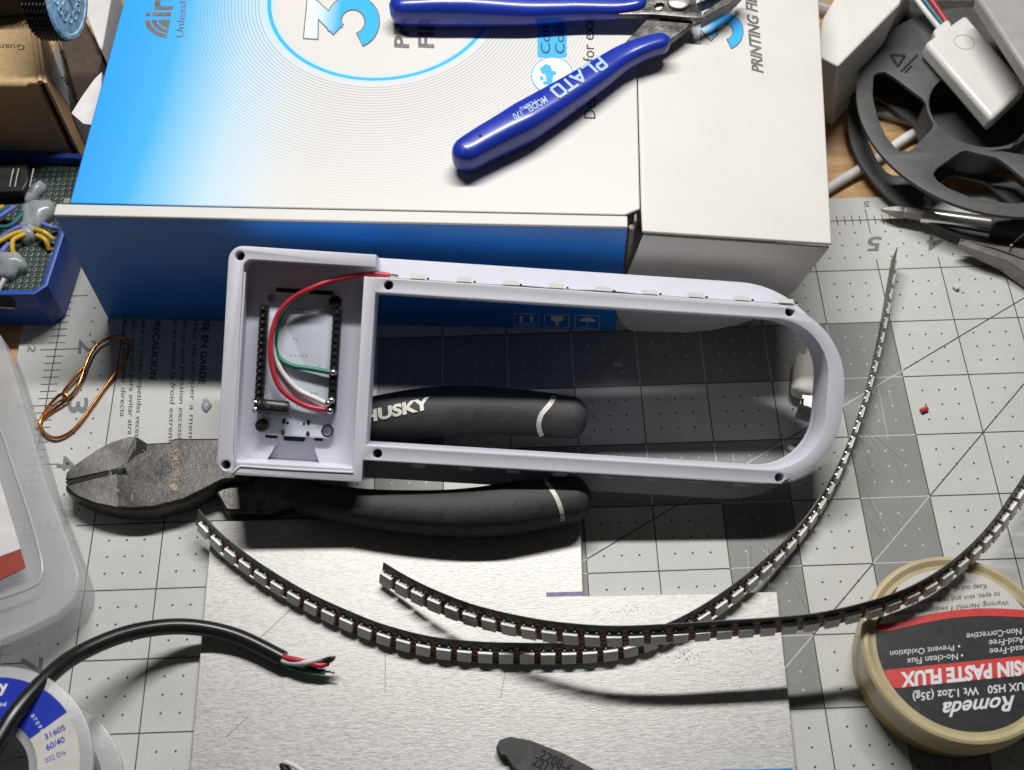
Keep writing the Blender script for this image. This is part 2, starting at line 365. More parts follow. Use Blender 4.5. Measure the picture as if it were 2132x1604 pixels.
def shader_lid():                            # printed lid: blue fading to white, hairline rings round a blue circle (local metres)
    m = material('lid_print', WHITE_CARD, .42, var=0, rv=.04); X = NX(m); N, L = X.N, X.L; b = N['Principled BSDF']
    x, y, z = X.xyz()
    d = X.m('MULTIPLY', X.m('SUBTRACT', x, .003), 1000.)
    d = X.m('ADD', d, X.m('MULTIPLY', X.m('SINE', X.m('MULTIPLY', y, 18)), -6))
    t = X.m('DIVIDE', d, 90.)
    base = X.ramp(t, [(.0, (.015, .33, .86)), (.20, (.03, .40, .90)), (.34, (.20, .52, .88)), (.52, (.46, .64, .82)), (.72, (.60, .64, .66)), (.92, WHITE_CARD)])
    dx = X.m('SUBTRACT', x, .1054); dy = X.m('SUBTRACT', y, .1126)
    r = X.m('MULTIPLY', X.m('SQRT', X.m('ADD', X.m('MULTIPLY', dx, dx), X.m('MULTIPLY', dy, dy))), 1000.)
    frac = X.m('FRACT', X.m('DIVIDE', r, 1.35)); ln = X.m('LESS_THAN', frac, .26)
    fade = X.m('MULTIPLY', X.m('GREATER_THAN', r, 48.), X.m('MAXIMUM', 0., X.m('SUBTRACT', 1., X.m('DIVIDE', X.m('SUBTRACT', r, 48.), 68.))))
    colr = X.mix(X.m('MULTIPLY', X.m('MULTIPLY', ln, fade), .75), base, (.22, .27, .33))
    inside = X.m('LESS_THAN', r, 45.); colr = X.mix(inside, colr, WHITE_CARD)
    e = X.m('ABSOLUTE', X.m('SUBTRACT', r, 44.6)); colr = X.mix(X.m('MULTIPLY', X.m('MAXIMUM', 0., X.m('SUBTRACT', 1., X.m('DIVIDE', e, 3.2))), .55), colr, (.30, .62, .95))
    colr = X.mix(X.m('LESS_THAN', e, .75), colr, (.03, .42, .92))
    L.new(colr, b.inputs['Base Color']); return m
def shader_wood():
    m = material('pine_wood', (.6, .4, .2), .5, var=0, rv=.05); X = NX(m); N, L = X.N, X.L; b = N['Principled BSDF']
    g = N.new('ShaderNodeNewGeometry'); mp = N.new('ShaderNodeMapping'); mp.inputs['Scale'].default_value = (1, 10, 1); mp.inputs['Rotation'].default_value = (0, 0, .08); L.new(g.outputs['Position'], mp.inputs[0])
    n = X.noise(22, 5, mp.outputs[0]); n2 = X.noise(160, 3, mp.outputs[0])
    f = X.m('ADD', X.m('MULTIPLY', n, .75), X.m('MULTIPLY', n2, .25))
    L.new(X.ramp(f, [(.3, (.30, .145, .055)), (.45, (.50, .29, .125)), (.6, (.62, .40, .19)), (.75, (.68, .47, .25))]), b.inputs['Base Color'])
    bp = N.new('ShaderNodeBump'); bp.inputs['Strength'].default_value = .3; bp.inputs['Distance'].default_value = .0003; L.new(n2, bp.inputs['Height']); L.new(bp.outputs[0], b.inputs['Normal'])
    return m
M.update(aluminium=shader_aluminium(), printed=shader_printed(), lid=shader_lid(), wood=shader_wood())

# ------------------------------------------------------------------ desk (setting)
mb = MB(); mb.box((180, -80, -17), (1500, 1100, 30)); tag(mb.build('desk', M['wood'], origin=(180, -80, -32)), kind='structure')

# ------------------------------------------------------------------ cutting mat
I = 25.4
mt = thing('cutting_mat', 'grey self-healing cutting mat with inch grid and nested dark squares under everything', 'cutting mat', (228, -152, -2))
mb = MB(); mb.slab(rrect(-15, -318, 472, 12.2, 8), -2, 0); mb.build('mat_sheet', M['mat_light'], mt, bevel=.4)
mb = MB(); z = .03
for cx, cy, o, i in ((9, 6, 4, 3), (9, 6, 2, 1)):
    for x0, y0, x1, y1 in ((cx-o, cy-o, cx+o, cy-i), (cx-o, cy+i, cx+o, cy+o), (cx-o, cy-i, cx-i, cy+i), (cx+i, cy-i, cx+o, cy+i)):
        mb.add([V((x0*I, -y1*I, z)), V((x1*I, -y1*I, z)), V((x1*I, -y0*I, z)), V((x0*I, -y0*I, z))], [[0, 1, 2, 3]])
mb.build('dark_square', M['mat_dark'], mt)
def isdark(x, y):
    k = max(abs(x-9), abs(y-6)); return 3 < k < 4 or 1 < k < 2
mb = MB(); z = .06
def seg(a, b, wd, k):
    a, b = V((a[0]*I, -a[1]*I)), V((b[0]*I, -b[1]*I)); d = (b-a).normalized(); p = V((-d.y, d.x))*wd/2
    mb.mat(k).add([V((q.x, q.y, z)) for q in (a-p, b-p, b+p, a+p)], [[0, 1, 2, 3]])
for gx in range(1, 18):
    for gy in range(0, 12):
        if gx < 6 and gx != 1 and gy < 4: continue
        if gy == 0: seg((gx, .80), (gx, 1), .42, 0); continue
        seg((gx, gy), (gx, gy+1), .42, 1 if (isdark(gx-.01, gy+.5) and isdark(gx+.01, gy+.5)) else 0)
z = .075
for gy in range(1, 12):
    for gx in range(0, 18):
        if gx < 5 and gy < 5: continue
        if gx == 0: seg((.75, gy), (1, gy), .42, 0); continue
        seg((gx, gy), (gx+1, gy), .42, 1 if (isdark(gx+.5, gy-.01) and isdark(gx+.5, gy+.01)) else 0)
z = .09; seg((0, 0), (18, 0), .4, 0); seg((0, 0), (0, 12), .4, 0)
for k in range(0, 18*8+1):
    big = k % 8 == 0; h = .22 if big else (.09 if k % 2 else .1)
    seg((k/8, -h), (k/8, h+(.06 if big else 0)), .35, 0)
for k in range(0, 12*8+1):
    big = k % 8 == 0; h = .24 if big else .13
    seg((-h, k/8), (h+(.12 if big else 0), k/8), .35, 0)
z = .105
def diag(a, d, n):
    st = .1; prev = a
    for i in range(n):
        q = (a[0]+d[0]*st*(i+1), a[1]+d[1]*st*(i+1)); mid = ((prev[0]+q[0])/2, (prev[1]+q[1])/2)
        if 1 < mid[0] < 18 and 1 < mid[1] < 12: seg(prev, q, .42, 1 if isdark(*mid) else 0)
        prev = q
diag((6.5, 11.5), (1, -1), 110); diag((12.425-10*.866, 3.233+10*.5), (.866, -.5), 200); diag((2, 11.0), (.5, .866), 5)
mb.build('grid_line', [M['ink_dark'], M['ink_light']], mt)
mb = MB(); z = .05
for gx in range(0, 18):
    for gy in range(0, 12):
        if gx < 5 and gy < 4 and gx > 0: continue
        for a in (.25, .5, .75):
            for b in (.25, .5, .75):
                if gx == 0 and a == .25: continue
                x, y = gx+a, gy+b; k = 1 if isdark(x, y) else 0; r = .42
                mb.mat(k).add([V((x*I+r*math.cos(t*math.pi/4), -y*I+r*math.sin(t*math.pi/4), .05)) for t in range(8)], [list(range(8))])
mb.build('grid_dot', [M['ink_dark'], M['ink_light']], mt)
g0 = onz(0)
for a in (('5', (1836, 494), (1807, 495), (-4, 30)), ('4', (1963, 492), (1930, 493), (-2, 30)), ('5', (1810, 420), (1798, 420), (0, 12)), ('4', (1951, 418), (1939, 418), (0, 12))):
    tpart('ruler_number', M['ink_grey'], mt, *a, g0, .02, lift=.12)
for s, x, y, q, w2, hh in (('2', 166, 707, 33, 29, 38), ('3', 144, 825, 29, 35, 42), ('4', 121, 949, 32, 30, 42), ('5', 100, 1079, 34, 30, 42), ('7', 46, 1367, 42, 36, 46), ('8', 24, 1510, 42, 36, 46), ('2', 60, 719, 14, 14, 16), ('3', 36, 837, 14, 14, 16)):
    tpart('ruler_number', M['ink_grey'], mt, s, (x, y), (x-3, y+w2), (hh, 3), g0, .02, lift=.12)
for s, a, b, h, bo in (('evite exponer a la luz solar directa', (262, 560), (250, 868), 10, 0), ('temperatura fria o calor extremo para evitar atra', (280, 500), (266, 905), 10, 0), ('intente no cortar repetidas veces', (297, 640), (281, 910), 10, 0),
                       ('PRECAUCION', (322, 660), (312, 790), 13, .02), ('rangez a plat et evitez la froid extreme', (366, 560), (350, 930), 10, 0), ('sans exercer une pression excessive', (384, 600), (369, 935), 10, 0),
                       ('evitez de couper a memes', (405, 640), (391, 945), 10, 0), ('MISE EN GARDE', (424, 650), (414, 800), 13, .02)):
    tpart('warning_text', M['ink_dark'], mt, s, a, b, (h+1, 1), g0, bo, lift=.12)
for k in range(30):
    x, y = random.choice(((random.uniform(1770, 1900), random.uniform(780, 1080)), (random.uniform(1240, 1660), random.uniform(930, 965)), (random.uniform(1510, 1640), random.uniform(1130, 1210))))
    a = random.choice((62, 70, 85, 48))+random.uniform(-8, 8); L_ = random.uniform(25, 130)
    mb = MB(); line(mb, (x, y), (x+L_*math.cos(math.radians(a)), y+L_*math.sin(math.radians(a))), random.uniform(.7, 1.2), g0, .13+.001*k)
    mb.build('cut_mark', M['ink_grey' if k % 3 else 'ink_light'], mt)
# ------------------------------------------------------------------ filament carton
A0 = V((20, -36.9, 0)); E1 = V((202, -13.6, 0)).normalized(); E2 = V((-E1.y, E1.x, 0)); BH = 66.
BM = Matrix(((E1.x*1, E2.x, 0, A0.x*S), (E1.y, E2.y, 0, A0.y*S), (0, 0, 1, 0), (0, 0, 0, 1)))
def B(x, y, z): return A0+E1*x+E2*y+V((0, 0, z))
box = thing('printed_carton', 'blue and white printed cardboard carton with its right side flap folded out, nippers on top', 'box', None, mtx=BM)
mb = MB(); mb.prism([B(*p, .2) for p in ((3, 5.2), (201.5, 5.2), (201.5, 204), (3, 204))], [B(*p, 64.6) for p in ((3, 5.2), (201.5, 5.2), (201.5, 204), (3, 204))])
mb.build('carton_body', M['card_blue'], box)
mb = MB(); L0 = [(3, 5.6), (200.6, 5.6), (206, 8.5), (206, 205), (3, 205)]
mb.prism([B(x, y, 64.8) for x, y in L0], [B(x, y, 66.0) for x, y in L0]); mb.build('lid_panel', M['lid'], box, bevel=.55, seg=3)
mb = MB()
Fp = [(-1.2, 0), (201.4, 0), (201.4, 4.6), (-1.2, 4.6)]
mb.prism([B(x, y, .1) for x, y in Fp], [B(x, y, 65.2) for x, y in Fp]); mb.build('front_panel', M['card_blue'], box)
mb = MB(); mb.prism([B(x, y, 65.22) for x, y in ((-1.4, -.15), (201.5, -.15), (201.5, 4.9), (-1.4, 4.9))], [B(x, y, 66.5) for x, y in ((-1.4, -.15), (201.5, -.15), (201.5, 4.9), (-1.4, 4.9))])
mb.build('front_edge_fold', M['white_card'], box, bevel=.5, seg=3)
mb = MB(); mb.tube([B(203.2, 3.5, 62), B(203.4, 3.0, 40), B(203.6, 2.6, 5)], 1.1, 8, 8); mb.build('corner_tuck', M['raw_card'], box)
mb = MB(); mb.box(B(204.4, 7, 62.6), (1, 6, 4), E1, E2); mb.build('corner_tuck', M['raw_card'], box, bevel=.3)
mb = MB(); mb.box(B(1.4, 7.2, 64.6), (2.2, 2.6, 1.6), E1, E2); mb.build('corner_tuck', M['raw_card'], box, bevel=.3)
# side flap folded out to the right
h0 = B(206.3, 8.4, 65.9); hf = P(1337, 482, 65.0); fr = P(1732, 508, 60.5); rr = P(1704, -6, 60.5); rh = B(206.3, 100, 65.9); h1 = B(206.3, 60, 65.9)
fl = [h0, hf, fr, rr, rr+V((4, 110, 0)), B(206.3, 205, 65.9)]
mb = MB(); mb.prism([p-V((0, 0, 1.2)) for p in fl], fl); mb.build('side_flap', M['white_card'], box, bevel=.5, seg=3, bang=50)
fo, fn = hf.copy(), (fr-hf).cross(V((0, 0, 1))).normalized()
gp = onplane(fo+V((0, .9, 0)), fn)
pts = [(1340, 487), (1726, 513), (1700, 545), (1654, 603), (1625, 627), (1590, 651), (1560, 665), (1525, 676), (1480, 685), (1430, 691), (1385, 694), (1345, 692), (1315, 686), (1296, 673), (1284, 652), (1285, 625), (1305, 570)]
q = [gp(*p) for p in pts]; q = [V((p.x, p.y, max(.3, p.z))) for p in q]
mb = MB(); mb.prism(q, [p-fn*.7 for p in q] if fn.dot(CAM-fo) < 0 else [p+fn*.7 for p in q]); o = mb.build('dust_flap', M['white_card'], box, bang=60, ang=25)
# printing
T = onz(66.02)
Tf = onplane(hf, (fr-hf).cross(B(206.3, 205, 65.9)-hf).normalized())
def three(mapx): return [[mapx(*p) for p in q] for q in ([(647, 81), (652, 13), (704, 62)], [(735+40*math.cos(math.radians(a)), 46+40*math.sin(math.radians(a))) for a in range(158, 436, 9)])]
big = three(lambda x, y: (x, y)); small = three(lambda x, y: (1437+(x-632)*.695, 38+(y-4)*.68))
def dshape(m): return [m(*p) for p in [(634, -22), (790, -22), (790, -40), (780, -85), (712, -110), (645, -85), (634, -40)]]
mnum = material('print_number', (.05, .42, .92), .4, var=.02)
X = NX(mnum); xx = X.xyz()
bx = [(P(640, 60, 66)-A0).dot(E1), (P(705, 60, 66)-A0).dot(E1), (P(1440, 60, 62)-A0).dot(E1), (P(1490, 60, 62)-A0).dot(E1)]
xm = X.m('MULTIPLY', xx[0], 1000.)
f1 = X.m('DIVIDE', X.m('SUBTRACT', xm, bx[0]), bx[1]-bx[0]); f2 = X.m('DIVIDE', X.m('SUBTRACT', xm, bx[2]), bx[3]-bx[2])
ff = X.m('MINIMUM', 1., X.m('MAXIMUM', 0., X.m('ADD', X.m('MULTIPLY', f1, X.m('LESS_THAN', xm, 160.)), X.m('MULTIPLY', f2, X.m('GREATER_THAN', xm, 160.)))))
X.L.new(X.ramp(ff, [(0., (.72, .71, .69)), (.35, (.55, .68, .82)), (1., (.03, .40, .92))]), X.N['Principled BSDF'].inputs['Base Color'])
for pths, mp, w0, w1 in ((big, T, 33, 28), (small, Tf, 23.5, 19.5)):
    b0 = MB(); b1 = MB()
    for k, pth in enumerate(pths):
        ext = [tuple(V(pth[0])+(V(pth[0])-V(pth[1])).normalized()*2)]+pth[1:-1]+[tuple(V(pth[-1])+(V(pth[-1])-V(pth[-2])).normalized()*2)]
        brush(b0, ext, w0, mp, .10+.02*k); brush(b1, pth, w1, mp, .20+.02*k)
    b0.build('number_outline', M['print_grey'], box); b1.build('number_fill', mnum, box)
b = MB(); text(b, 'D', (789, -22), (789, -130), (-152, -4), T, .05, lift=.10); b.build('number_outline', M['print_grey'], box)
b = MB(); brush(b, [(1478, -6), (1523, 1), (1531, -40)], 19, Tf, .2); b.build('number_fill', mnum, box)
b = MB(); brush(b, [(1473, -8), (1524, 2), (1532, -40)], 23, Tf, .1); b.build('number_outline', M['print_grey'], box)
tpart('grey_lettering', M['print_grey'], box, 'PRINTING', (851, 101), (846, -130), (-31, -2), T, .03, lift=.1)
tpart('grey_lettering', M['print_grey'], box, 'FILAMENT', (903, 101), (898, -130), (-33, -2), T, .03, lift=.1)
tpart('grey_lettering', M['print_grey'], box, 'PRINTING FIL', (1589, 153), (1574, -6), (-24, -2), Tf, .03, .25, lift=.12)
tpart('grey_lettering', M['print_grey'], box, 'Unleash your', (381, 79), (394, -60), (-16, -2), T, 0, lift=.1)
mb = MB()                                    # swoosh of nested arcs with two bar letters
for r0, r1 in ((43, 54), (29, 39), (2, 25)):
    cx, cy = 355, 41
    a = [(cx+r1*math.cos(math.radians(t)), cy+r1*.72*math.sin(math.radians(t))) for t in range(98, 181, 8)]; c_ = [(cx+r0*math.cos(math.radians(t)), cy+r0*.72*math.sin(math.radians(t))) for t in range(178, 97, -8)]
    poly(mb, a+c_, T, .1)
poly(mb, [(304, 27), (313, 27), (312, 34), (303, 34)], T, .1); poly(mb, [(318, 26), (357, 26), (356, 34), (317, 34)], T, .1)
poly(mb, [(322, 13), (361, 13), (360, 21), (321, 21)], T, .1); poly(mb, [(322, 13), (323, -6), (334, -8), (334, 12.9)], T, .1); poly(mb, [(334.2, 0), (364, 0), (364, -8), (334.2, -8)], T, .1)
mb.build('brand_mark', M['print_grey'], box)
mb = MB(); poly(mb, [(1119, -20), (1180, -20), (1180, 117), (1178, 120), (1122, 120), (1119, 117)], T, .07)
ci = (1150, 158)
def glyph(pts): poly(mb, [(ci[0]+x, ci[1]+y) for x, y in pts], T, .16)
ring = [(ci[0]+43*math.cos(t*math.pi/24), ci[1]+38*math.sin(t*math.pi/24)) for t in range(48)]
for a, b in zip(ring, ring[1:]+ring[:1]): line(mb, a, b, 2, T, .13)
glyph([(-26, -14), (-14, -24), (-4, -20), (0, -10), (8, -8), (8, -2), (2, 0), (0, 16), (-6, 22), (-12, 18), (-14, -2), (-22, -4)])
for k in range(9):
    a0 = 20+k*33
    if 170 < a0 < 300: continue
    glyph([(27*math.cos(math.radians(t)), 24*math.sin(math.radians(t))) for t in (a0, a0+22)]+[(20*math.cos(math.radians(t)), 18*math.sin(math.radians(t))) for t in (a0+22, a0)])
mb.build('cyan_print', M['print_cyan'], box)
mb = MB(); poly(mb, ring, T, .10); mb.build('icon_disc', M['print_white'], box)
tpart('black_lettering', M['print_black'], box, 'Consistent', (1146, 113), (1140, -40), (-21, -1), T, 0, lift=.18); tpart('black_lettering', M['print_black'], box, 'Colour', (1176, 113), (1172, 15), (-21, -1), T, 0, lift=.18)
tpart('black_lettering', M['print_black'], box, 'Designed for exact', (1240, 248), (1235, 20), (-25, -1), T, 0, lift=.1)
Ff = onplane(A0-E2*.02, E2); mb = MB()
for x0, y0 in ((1071, 653), (1134, 655), (1198, 657)):
    c = [(x0, y0), (x0+51, y0+1), (x0+50, y0+27), (x0-1, y0+26)]
    for a, b in zip(c, c[1:]+c[:1]): line(mb, a, b, 1.1, Ff, .1)
for x0 in (1084, 1106):
    poly(mb, [(x0-4, 663), (x0+1, 656), (x0+6, 663), (x0+3, 663), (x0+3, 671), (x0-2, 671), (x0-2, 663)], Ff, .1)
line(mb, (1077, 674), (1115, 675), 1.5, Ff, .1)
poly(mb, [(1147, 658), (1173, 659), (1172, 668), (1164, 670), (1162, 675), (1168, 677), (1152, 677), (1158, 675), (1157, 670), (1148, 667)], Ff, .1)
poly(mb, [(1206, 669), (1212, 663), (1224, 661), (1236, 664), (1241, 670)], Ff, .1); line(mb, (1223, 670), (1223, 679), 1.4, Ff, .1); line(mb, (1223, 679), (1219, 678), 1.4, Ff, .1)
mb.build('handling_icon', M['print_white'], box)

# ------------------------------------------------------------------ blue-handled flush cutters on the carton
nip = thing('flush_cutter', 'small steel flush cutters with blue dipped handles lying open on the carton', 'pliers', P(1240, 100, 66))
zc = 66+6.9
mb = MB(); mb.sweep([P(811, 20, zc), P(900, 18, zc), P(1000, 17, zc), P(1100, 19, zc), P(1200, 16, zc), P(1290, 16, zc+.5), P(1345, 4, zc+1)], [5.6, 6.4, 6.6, 6.4, 6.8, 6.2, 4.0], [5.6, 6.6, 6.6, 6.5, 6.4, 5.0, 3.2], n=44, e=2.7, k=28, rnd=1.1)
mb.build('handle_grip', M['blue_rubber'], nip)
mb = MB(); mb.sweep([P(946, 337, zc), P(1005, 303, zc), P(1080, 262, zc), P(1165, 209, zc), P(1240, 160, zc), P(1293, 124, zc), P(1342, 101, zc+.5), P(1394, 86, zc+.5)], [5.4, 6.6, 7.0, 7.2, 7.0, 6.6, 5.4, 3.6], [5.6, 6.6, 6.7, 6.6, 6.3, 5.8, 4.8, 3.4], n=48, e=2.7, k=30, rnd=1.1)
g2 = mb.build('handle_grip', M['blue_rubber'], nip)
mb = MB(); mb.slab([P(*p, 73)[:2] for p in ((1296, 90), (1345, 38), (1420, 30), (1446, 38), (1437, 48), (1432, 54), (1392, 84), (1350, 110))], 69.4, 72); mb.build('jaw_arm', M['steel_dark'], nip, bevel=.4)
vs, fs = plate([[tuple(P(*p, 75)[:2]) for p in ((1275, 18), (1330, -12), (1400, -26), (1452, -30), (1450, 6), (1460, 20), (1464, 36), (1430, 34), (1360, 28), (1290, 28))],
                [tuple(P(*p, 75)[:2]) for p in ((1362, 13), (1368, 5), (1378, 3), (1384, 7), (1380, 14), (1371, 20), (1366, 18))]], 72.2, 74.6, .3)
mb = MB(); mb.add(vs, fs); mb.build('jaw_arm', M['steel_dark'], nip)
c = P(1413, 5, 75); mb = MB(); mb.lathe([(4.3, -.3), (4.3, .9), (3.7, 1.3), (0.2, 1.35)], c, 40); mb.build('pivot_rivet', M['steel'], nip, ang=40)
mb = MB(); a = [P(*p, 74.5) for p in ((1462, 36), (1466, 24), (1530, -20), (1548, -34), (1552, -26), (1520, 6))]
mb.slab([p[:2] for p in a], 68.5, 74.2); a = [P(*p, 74.5) for p in ((1450, 6), (1458, -2), (1500, -20), (1546, -40), (1540, -36), (1500, -14))]; mb.slab([p[:2] for p in a], 68.5, 74); mb.build('cutting_jaw', M['steel_dark'], nip, bevel=.5)
H = onmesh(g2, onz(zc+4)); mb = MB()
# block-letter maker's mark, drawn stroke by stroke
def strokes(base, ex, ey, letters, wd, mapper, lift):
    for k, st in enumerate(letters):
        for (x0, y0, x1, y1) in st:
            a = (base[0]+ex[0]*(k+x0)+ey[0]*y0, base[1]+ex[1]*(k+x0)+ey[1]*y0); b = (base[0]+ex[0]*(k+x1)+ey[0]*y1, base[1]+ex[1]*(k+x1)+ey[1]*y1)
            sub(mb, a, b, wd, mapper, lift)
PLATO = [[(.1, 0, .1, 1), (.1, 1, .75, 1), (.75, 1, .75, .5), (.75, .5, .1, .5)], [(.1, 0, .1, 1), (.1, .05, .8, .05)], [(0, 0, .45, 1), (.45, 1, .95, 0), (.2, .38, .8, .38)], [(-.05, .95, .95, .95), (.45, 0, .45, 1)], [(.1, .05, .1, .95), (.85, .05, .85, .95), (.1, .05, .85, .05), (.1, .95, .85, .95)]]
strokes((1247, 118), (-21.0, 14.0), (20, 19), PLATO, 5.6, H, .32)
text(mb, 'MODEL  170', (1134, 201), (1066, 240), (8, 13), H, .015, lift=.22); text(mb, 'PLIERS', (1113, 209), (1081, 226), (5, 7), H, .01, lift=.22)
mb.build('handle_lettering', M['print_ice'], nip)
mb = MB(); p = H(1000, 283); mb.lathe([(.75, .06), (.05, .08)], p, 14); mb.build('hang_hole', M['hole'], nip)

# ------------------------------------------------------------------ printed frame (leans from the mat up against the carton)
FU = V((0.99482022, -0.06559832, -0.07765047)); FV = V((0.09695818, 0.84176363, 0.53106788)); FN = V((0.03052618, -0.53584592, 0.84376377)); FO = V((203.753, -101.291, 46.629))
KF = 427/423; FO = CAM+(FO-CAM)*KF; FU *= KF; FV *= KF; FN *= KF   # true size of the frame
FM = Matrix(((FU.x, FV.x, FN.x, FO.x*S), (FU.y, FV.y, FN.y, FO.y*S), (FU.z, FV.z, FN.z, FO.z*S), (0, 0, 0, 1)))
FMM = Matrix(((FU.x, FV.x, FN.x, FO.x), (FU.y, FV.y, FN.y, FO.y), (FU.z, FV.z, FN.z, FO.z), (0, 0, 0, 1)))
def Fl(u, v, w=0.): return FO+FU*u+FV*v+FN*w
frame = thing('enclosure_frame', 'white 3D printed frame with open electronics tray at left and long rounded window', 'enclosure', None, mtx=FM)
D = -18.0; FLR = -15.4; TR = -12.2
win = [(-73.4, -26.0), (64.5, -26.0)]+arc((64.5, -6.5), 19.5, -84, 0, 9)+arc((64.5, 6.5), 19.5, 0, 84, 9)+[(64.5, 26.0), (-73.4, 26.0)]
head = [(-73.8, 38.8)]+arc((-118.4, 33.8), 5, 90, 180, 6)+arc((-118.4, -33.8), 5, 180, 270, 6)+[(-74.2, -38.8), (-74.2, -31.2)]
body = head+[(62, -31.2)]+arc((62, -3.2), 28, -84, 0, 11)+arc((62, 3.2), 28, 0, 84, 11)+[(62, 31.2), (-77.6, 31.2), (-77.6, -34.2)]+arc((-115.4, -31.4), 2.8, 270, 180, 4)+arc((-115.4, 31.6), 2.8, 180, 90, 4)+[(-73.8, 34.6)]
holes = [circ2(c, 1.6, 20) for c in ((-119.6, 35.4), (-120.4, -35.6), (-69.1, 28.8), (69.0, 28.7), (-69.4, -28.7), (69.4, -28.7))]
mb = MB(); mb.add(*plate([body, win]+holes, FLR, 0, .35, FMM))
mb.build('frame_wall', M['printed'], frame, ang=30)
trap = [(-105.6, -28.6), (-92.6, -28.4), (-89.6, -35.9), (-109.2, -35.9)]
fl_ = [(-117.6, -33.6), (-77.2, -33.6), (-77.2, 38.2), (-117.8, 38.2)]
tf = [(-119.2, -35.2), (-76.8, -35.2), (-76.8, 34.0), (-74.4, 34.0), (-74.4, 35.4), (-119.2, 35.4)]
mb = MB(); mb.add(*plate([tf, trap], TR-2, TR, .1, FMM)); mb.build('tray_floor', M['printed'], frame, ang=30)
base = arc((-118.4, 33.8), 5, 90, 180, 6)+arc((-118.4, -33.8), 5, 180, 270, 6)+[(54, -38.8)]+arc((54, -1.8), 37, -84, 0, 12)+arc((54, 1.8), 37, 0, 84, 12)+[(54, 38.8)]
win2 = [(u, v) for u, v in win]
mb = MB(); mb.add(*plate([base, win2], D, FLR, .2, FMM)); mb.build('base_flange', M['printed'], frame, ang=30)
mb = MB(); ra = [Fl(-111, -28, TR-4.6), Fl(-88, -28, TR-4.6), Fl(-88, -36.6, TR-2.6), Fl(-111, -36.6, TR-2.6)]; mb.prism([p-FN*.8 for p in ra][::-1], ra[::-1]); mb.build('port_recess_floor', M['printed'], frame)
mb = MB()                                   # raised bead round the tray rim
bead = [Fl(-77.2, -35.6, -.05), Fl(-114, -35.6, -.05), Fl(-117.4, -33, -.05), Fl(-117.6, 30, -.05)]
mb.tube(bead, .45, 8, 30); mb.build('rim_bead', M['printed'], frame)
# LED tapes glued to the outer walls of the long bars
led_mb = MB(); led_mb.box((0, 0, .8), (5, 5, 1.5)); LED_BODY = led_mb
def led_mesh():
    b = MB(); b.prism([V((x*2.5, y*2.5, .1)) for x, y in ((-1, -1), (1, -1), (1, 1), (-1, 1))], [V((x*2.38, y*2.38, 1.6)) for x, y in ((-1, -1), (1, -1), (1, 1), (-1, 1))])
    b.mat(1).add([V((1.9*math.cos(t*math.pi/10), 1.9*math.sin(t*math.pi/10), 1.64)) for t in range(20)], [list(range(20))])
    me = bpy.data.meshes.new('led'); me.from_pydata([v*S for v in b.v], [], b.f)
    for m in (M['led_body'], M['led_lens'], M['solder']): me.materials.append(m)
    for p, k in zip(me.polygons, b.m): p.material_index = k
    return me
LED = led_mesh()
def put(name, me, parent, mtx):
    o = bpy.data.objects.new(name, me); col.objects.link(o); o.parent = parent; o.matrix_local = mtx; return o
for sg, us in ((1, (-59.5, -43.6, -27.8, -11.8, 4.3, 20.3, 36.3, 52.3, 67.6)), (-1, (-55.3, -38.9, -22.5, -6.2, 10, 26.3, 42.6, 58))):
    mb = MB(); v0 = 31.25*sg; k = 9 if sg > 0 else 8
    mb.tube if 0 else None
    n = 40; rows = []
    for i in range(n):
        u = -70+(142 if sg > 0 else 130)*i/(n-1); b = (.55*math.exp(-((u-6)/9)**2)+.35*math.exp(-((u+22)/8)**2))*(1 if sg > 0 else 0)
        rows.append([Fl(u, v0+sg*(.05+b), -.4-b), Fl(u, v0+sg*(.3+b), -.4-b), Fl(u, v0+sg*.3, -10.4), Fl(u, v0+sg*.05, -10.4)])
    mb.rings(rows if sg < 0 else rows)
    tape = mb.build('led_tape', M['paper'], frame)
    WM[tape.name] = FM
    for u in us:
        R = Matrix(((1, 0, 0, u*S), (0, 0, sg, (v0+sg*.3)*S), (0, -sg, 0, (-2.7 if sg > 0 else -7.5)*S), (0, 0, 0, 1)))
        put('led', LED, tape, R)
        mc = bpy.data.meshes.get('tape_capacitor')
        if not mc:
            b = MB(); b.box((0, 0, .35), (.8, 1.3, .7)); mc = bpy.data.meshes.new('tape_capacitor'); mc.from_pydata([v*S for v in b.v], [], b.f); mc.materials.append(M['solder'])
        R2 = R.copy(); R2.translation += V((3.6*S, 0, 1.5*S)); (put('tape_capacitor', mc, tape, R2) if sg > 0 else None)

# ------------------------------------------------------------------ circuit board lying in the tray
PZ = -10.0
KS = .990
def bu(u): return -25+(u+25)*KS
def bv(v): return v*KS
pcb = thing('circuit_board', 'white microcontroller board with black pin headers and three soldered wires, inside the tray', 'circuit board', None, mtx=Matrix(FM))
mb = MB()
bl = [(-113.2, 24.6), (-86.0, 24.6), (-86.0, -23.6), (-88.0, -25.6), (-111.6, -25.6), (-113.2, -24.2)]
hs = [circ2(c, 1.55, 20) for c in ((-110.6, 22.6), (-88.4, -22.9))]
bl = [(bu(a), bv(b)) for a, b in bl]; hs = [[(bu(a), bv(b)) for a, b in l] for l in hs]
mb.add(*plate([bl]+hs, PZ-1.6, PZ, .1, FMM)); mb.build('board', M['pcb_white'], pcb)
mb = MB(); mb.lathe([(1.55, .05), (2.2, .06), (2.2, .1), (1.6, .12)], Fl(bu(-88.4), bv(-22.9), PZ), 28, FN, FU, (0, 0)); mb.build('hole_ring', M['solder'], pcb)
